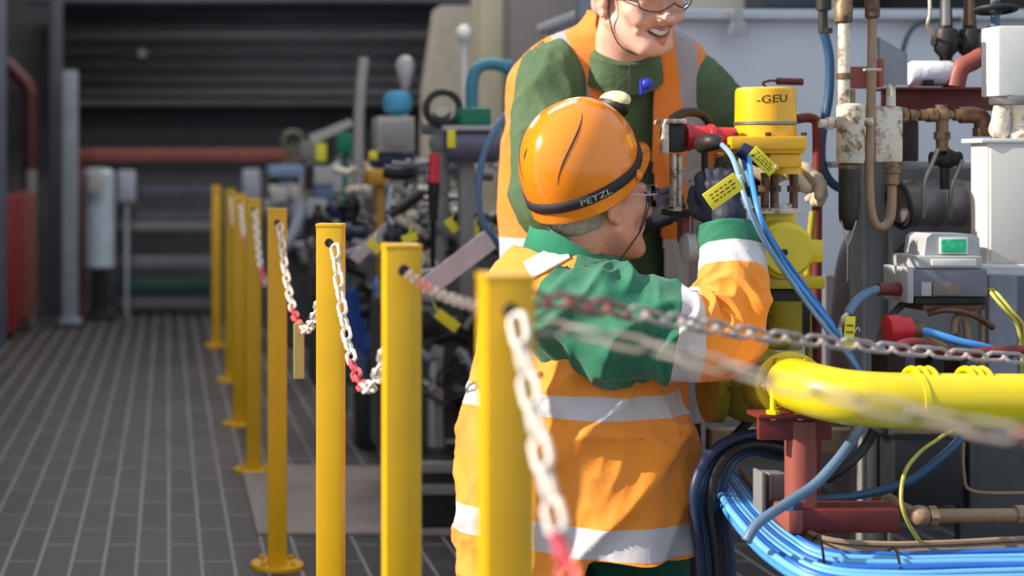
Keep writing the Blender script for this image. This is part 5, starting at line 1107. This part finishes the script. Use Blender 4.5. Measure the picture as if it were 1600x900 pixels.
    for x, lab in ((1440, 'pair'), (1524, 'pair')):
        T = thing('pipe_clamp', 'ribbed yellow clamp on top of the yellow pipe, ' + ('left of the transmitter centre' if x < 1500 else 'nearer the right edge'), 'clamp', P(x, 590, 3.1))
        for k in range(3): b = MB(); b.torus(P(x - 14 + 13 * k, 618, 3.1), (1, 0, 0), r * .98, .006, 32, 8); b.build('ring', M['yellow'], T)
    # --- support under the elbow
    t = thing('pipe_support', 'red oxide post with a bolted plate carrying the yellow pipe', 'support', P(1250, 790, 3.28))
    b = MB(); b.tube([P(1251, 656, 3.28), P(1251, 792, 3.28)], m_(24, 3.28), 28, raw=True); b.build('post', M['redbrown'], t)
    b = MB(); b.pb(1186, 648, 1300, 655, 3.235, .07, .002); b.pb(1186, 652, 1300, 688, 3.26, .015, .002); b.build('saddle_plate', M['darkred'], t)
    for x in (1208, 1250): b = MB(); b.cyl(P(x, 656, 3.245), P(x, 606 if x < 1220 else 640, 3.245), .006, n=10); b.cyl(P(x, 647, 3.245), P(x, 641, 3.245), .013, n=6); b.build('stud_bolt', M['yellow'], t)
    b = MB(); b.pb(1236, 796, 1408, 834, 3.24, .08, .008); b.pb(1252, 790, 1402, 797, 3.28, .05, .003); b.build('foot_beam', M['darkred'], t)
    b = MB(); b.pb(1232, 796, 1256, 836, 3.22, .11, .008); b.build('beam_end', M['redbrown'], t)
    one('channel_stub', 'short grey channel stub left of the red oxide post', 'bracket', MB().pb(1190, 740, 1230, 822, 3.34, .05, .004).pb(1190, 738, 1196, 822, 3.30, .05, .003).pb(1202, 740, 1206, 822, 3.325, .03, .002), M['grey'])
    t = thing('tan_pipe', 'tan threaded pipe with a tee beside the dark red foot beam', 'pipe', P(1480, 820, 3.4))
    b = MB(); b.cyl(P(1376, 780, 3.55), P(1432, 806, 3.36), m_(12, 3.4)); b.cyl(P(1440, 806, 3.36), P(1760, 804, 3.36), m_(11, 3.36)); b.build('pipe_run', M['tan'], t)
    b = MB(); b.ball(P(1438, 806, 3.36), m_(17, 3.36)); b.cyl(P(1450, 806, 3.36), P(1462, 806, 3.36), m_(16, 3.36), n=8); b.build('tee', M['tan'], t); b = MB(); b.cyl(P(1378, 781, 3.545), P(1390, 787, 3.50), m_(16, 3.5), n=8); b.build('union_nut', M['tan'], t); b = MB(); b.cyl(P(1586, 804, 3.36), P(1600, 804, 3.36), m_(15, 3.36), n=8); b.build('union_nut', M['tan'], t)
    # --- cable tray with blue cables, sweeping round
    tray_c = lambda d0, y0, k: [P(1112, 712 + y0 * .3, 3.62 + k), P(1132, 752 + y0 * .5, 3.40 + k), P(1170, 798 + y0 * .8, 3.24 + k), P(1240, 832 + y0, 3.13 + k), P(1330, 846 + y0, 3.08 + k), P(1440, 850 + y0, 3.06 + k), P(1560, 852 + y0, 3.06 + k), P(1720, 856 + y0, 3.06 + k)]
    t = thing('cable_tray', 'curved perforated tan cable tray carrying blue cables at lower right', 'tray', P(1400, 900, 3.1))
    inner = [P(1158, 735, 3.62), P(1185, 772, 3.45), P(1230, 812, 3.30), P(1290, 842, 3.22), P(1380, 850, 3.20), P(1480, 848, 3.20), P(1600, 842, 3.20), P(1740, 838, 3.20)]
    b = MB(); pth = spline(inner, 8); b.add([p + Vector((0, 0, .0)) for p in pth] + [p + Vector((0, 0, -.055)) for p in pth], [(i, i + 1, len(pth) + i + 1, len(pth) + i) for i in range(len(pth) - 1)]); solid(b.build('side_rail', M['tan'], t), .004, 0)
    b = MB(); b.tube(inner, .006, 8, 8); b.build('rail_lip', M['tan'], t)
    b = MB(); pts2 = [p + Vector((0, -.0, -.05)) for p in pth]; pts3 = [p + Vector((-.05, -.07 - .21 * min(1, i / 22), -.055)) for i, p in enumerate(pth)]; b.add(pts2 + pts3, [(i, i + 1, len(pth) + i + 1, len(pth) + i) for i in range(len(pth) - 1)]); solid(b.build('tray_floor', M['dgrey'], t), .004, 0)
    for i in range(6, len(pth) - 2, 5):
        p = pth[i]; b = MB(); b.box(p + Vector((0, -.006, -.022)), (.018, .004, .014), None, .001); b.build('slot', M['black'], t)
    rr = random.Random(3); mats_ = ['bluecable', 'bluecable2', 'bluecable', 'skyblue', 'bluecable', 'skyblue']; M['skyblue'] = mat('sky_blue_cable_sheath', S(112, 180, 236), .38, var=.08)
    names = ['nearest the rail', 'second from the rail', 'third from the rail', 'fourth from the rail', 'fifth from the rail', 'sixth from the rail', 'seventh from the rail', 'eighth from the rail', 'ninth from the rail', 'tenth from the rail', 'eleventh from the rail', 'twelfth from the rail', 'thirteenth from the rail', 'fourteenth from the rail', 'fifteenth from the rail', 'lowest, farthest from the rail']
    for k in range(16):
        f = k / 15; pts = []
        for i, p in enumerate(inner):
            e, g = ((.5, 0), (.62, 0), (.8, 0), (.95, 0), (1, 0))[min(i, 4)]; w = .035 + .285 * f
            wd = Vector((-.62, -.78, 0)).lerp(Vector((-.2, -1, 0)), min(1, i / 5)).normalized()
            off = wd * (w * e + .005 * e * e * math.sin(i * 1.3 + k * 2.4) * (i > 1))
            pts.append(p + off + Vector((0, 0, -.030 + .003 * math.sin(i * 1.7) + .020 * (k % 2) + .04 * (k // 2 % 2) * g)))
        pts.insert(0, pts[0] + Vector((-.015, .12, .02)))
        o = hose('data_cable', ('sky blue' if mats_[k % 6] == 'skyblue' else 'deep blue' if mats_[k % 6] == 'bluecable2' else 'bright blue') + ' cable in the curved tray, ' + names[k], 'cable', pts, .0074, M[mats_[k % 6]], 10, 'blue cables in the tray')
    for i, lab in ((2.6, 'thin dark tie round the blue cables where the tray bends'), (4.0, 'thin dark tie round the blue cables under the red foot beam'), (6.1, 'thin dark tie round the blue cables near the right edge')):
        p = inner[int(i)].lerp(inner[int(i) + 1], i % 1); b = MB(); b.tube([p + Vector((0, -.015, -.012)), p + Vector((-.02, -.10, .012)), p + Vector((-.05, -.20, -.020)), p + Vector((-.06, -.25, -.06))], .0025, 6); one('cable_tie', lab, 'tie', b, M['black'])
    # --- dark cable bundle rising left of the tray
    labs = ['outermost dark cable looping up behind the jacket', 'second dark cable of the loop behind the jacket', 'third dark cable of the loop behind the jacket', 'fourth dark cable of the loop behind the jacket', 'fifth dark cable of the loop behind the jacket', 'innermost dark cable of the loop behind the jacket']
    for k in range(6):
        o = k * 8.5 + 4; d = 3.40 + .03 * (k % 3)
        hose('loop_cable', labs[k], 'cable', [P(1092 + o * 1.1, 990, d), P(1090 + o * 1.1, 880, d), P(1082 + o, 800, d), P(1084 + o, 752, d), P(1108 + o * .8, 708 + o * .25, d + .02), P(1148 + o * .5, 682 + o * .5, d + .04), P(1200, 676 + o * .7, d + .08), P(1245, 690 + o * .6, d + .1)], .0108, M[['navy', 'hose', 'navy', 'black', 'navy', 'hose'][k]], 10, 'dark cables of the loop')
    hose('branch_cable', 'black cable rising from the loop to the yellow valve', 'cable', [P(1130, 700, 3.68), P(1150, 680, 3.66), P(1172, 655, 3.66), P(1180, 640, 3.68)], .010, M['black'])
    # --- grey-blue cables crossing under the pipe
    hose('power_cable', 'grey-blue cable climbing diagonally in front of the red oxide post', 'cable', [P(1166, 846, 3.05), P(1184, 818, 3.06), P(1230, 786, 3.1), P(1272, 758, 3.13), P(1306, 722, 3.15), P(1330, 690, 3.17), P(1342, 672, 3.2)], .0095, M['steelblue'], 12)
    hose('power_cable', 'dark grey-blue cable sweeping right behind the tan pipe', 'cable', [P(1232, 792, 3.14), P(1270, 782, 3.42), P(1340, 774, 3.5), P(1420, 752, 3.5), P(1470, 715, 3.5), P(1502, 684, 3.52)], .009, M['hose'], 12)
    hose('power_cable', 'black cable falling behind the pale diagonal one', 'cable', [P(1366, 672, 3.45), P(1350, 700, 3.45), P(1322, 728, 3.42), P(1290, 750, 3.42)], .010, M['black'], 12)
    hose('earth_wire', 'thin yellow wire curving down to the tray rim', 'wire', [P(1530, 660, 3.42), P(1490, 672, 3.38), P(1460, 690, 3.3), P(1436, 708, 3.25), P(1414, 738, 3.2), P(1408, 780, 3.17), P(1418, 815, 3.17), P(1440, 850, 3.20)], .0038, M['earth'])
    hose('guide_rod', 'thin tan rod standing beside the black recess', 'rod', [P(1505, 690, 3.7), P(1506, 740, 3.7), P(1522, 768, 3.7), P(1620, 770, 3.7)], .004, M['tan'])
# ================================================================== light and lens
def lights():
    w = bpy.data.worlds.new('sky'); SC.world = w; w.use_nodes = True; bg = w.node_tree.nodes['Background']
    bg.inputs[0].default_value = (.72, .84, 1., 1); bg.inputs[1].default_value = .85
    s = bpy.data.lights.new('sun', 'SUN'); s.energy = 6.6; s.angle = math.radians(.9); s.color = (1., .93, .82)
    o = bpy.data.objects.new('sun', s); COL.objects.link(o); o.rotation_euler = Vector((.84, .03, -.48)).to_track_quat('-Z', 'Y').to_euler()
    for x, y in ((-.6, 9.), (2.2, 9.), (.8, 6.2), (0., 11.8), (2.6, 11.8)):
        l = bpy.data.lights.new('hall_fill', 'AREA'); l.shape = 'RECTANGLE'; l.size = 1.2; l.size_y = .25; l.energy = 38; l.color = (1, .96, .92)  # unseen fill lights, added under the ceiling to lift the dim hall
        o = bpy.data.objects.new('hall_fill', l); COL.objects.link(o); o.location = (x, y, 3.6)
def camera():
    c = bpy.data.cameras.new('camera'); c.sensor_width = 36; c.lens = FPX / 1600 * 36
    c.shift_x = (800 - VX) / 1600; c.shift_y = -(450 - VY) / 1600; c.clip_start = .05
    c.dof.use_dof = True; c.dof.focus_distance = 3.4; c.dof.aperture_fstop = 2.4
    o = bpy.data.objects.new('camera', c); COL.objects.link(o); o.location = (0, 0, EYE); o.rotation_euler = (PI / 2, 0, 0); SC.camera = o
import os, time
T0 = time.time()
mats(); setting(); barrier(); far_hall(); machinery(); right_side()
print('things', time.time() - T0)
worker_kneeling(); print('w1', time.time() - T0); worker_standing(); print('w2', time.time() - T0)
lights(); camera()
v = SC.view_settings; SC.display_settings.display_device = 'sRGB'; v.view_transform = 'Standard'; v.look = 'None'; v.exposure = .06; v.gamma = 1.; v.use_curve_mapping = False
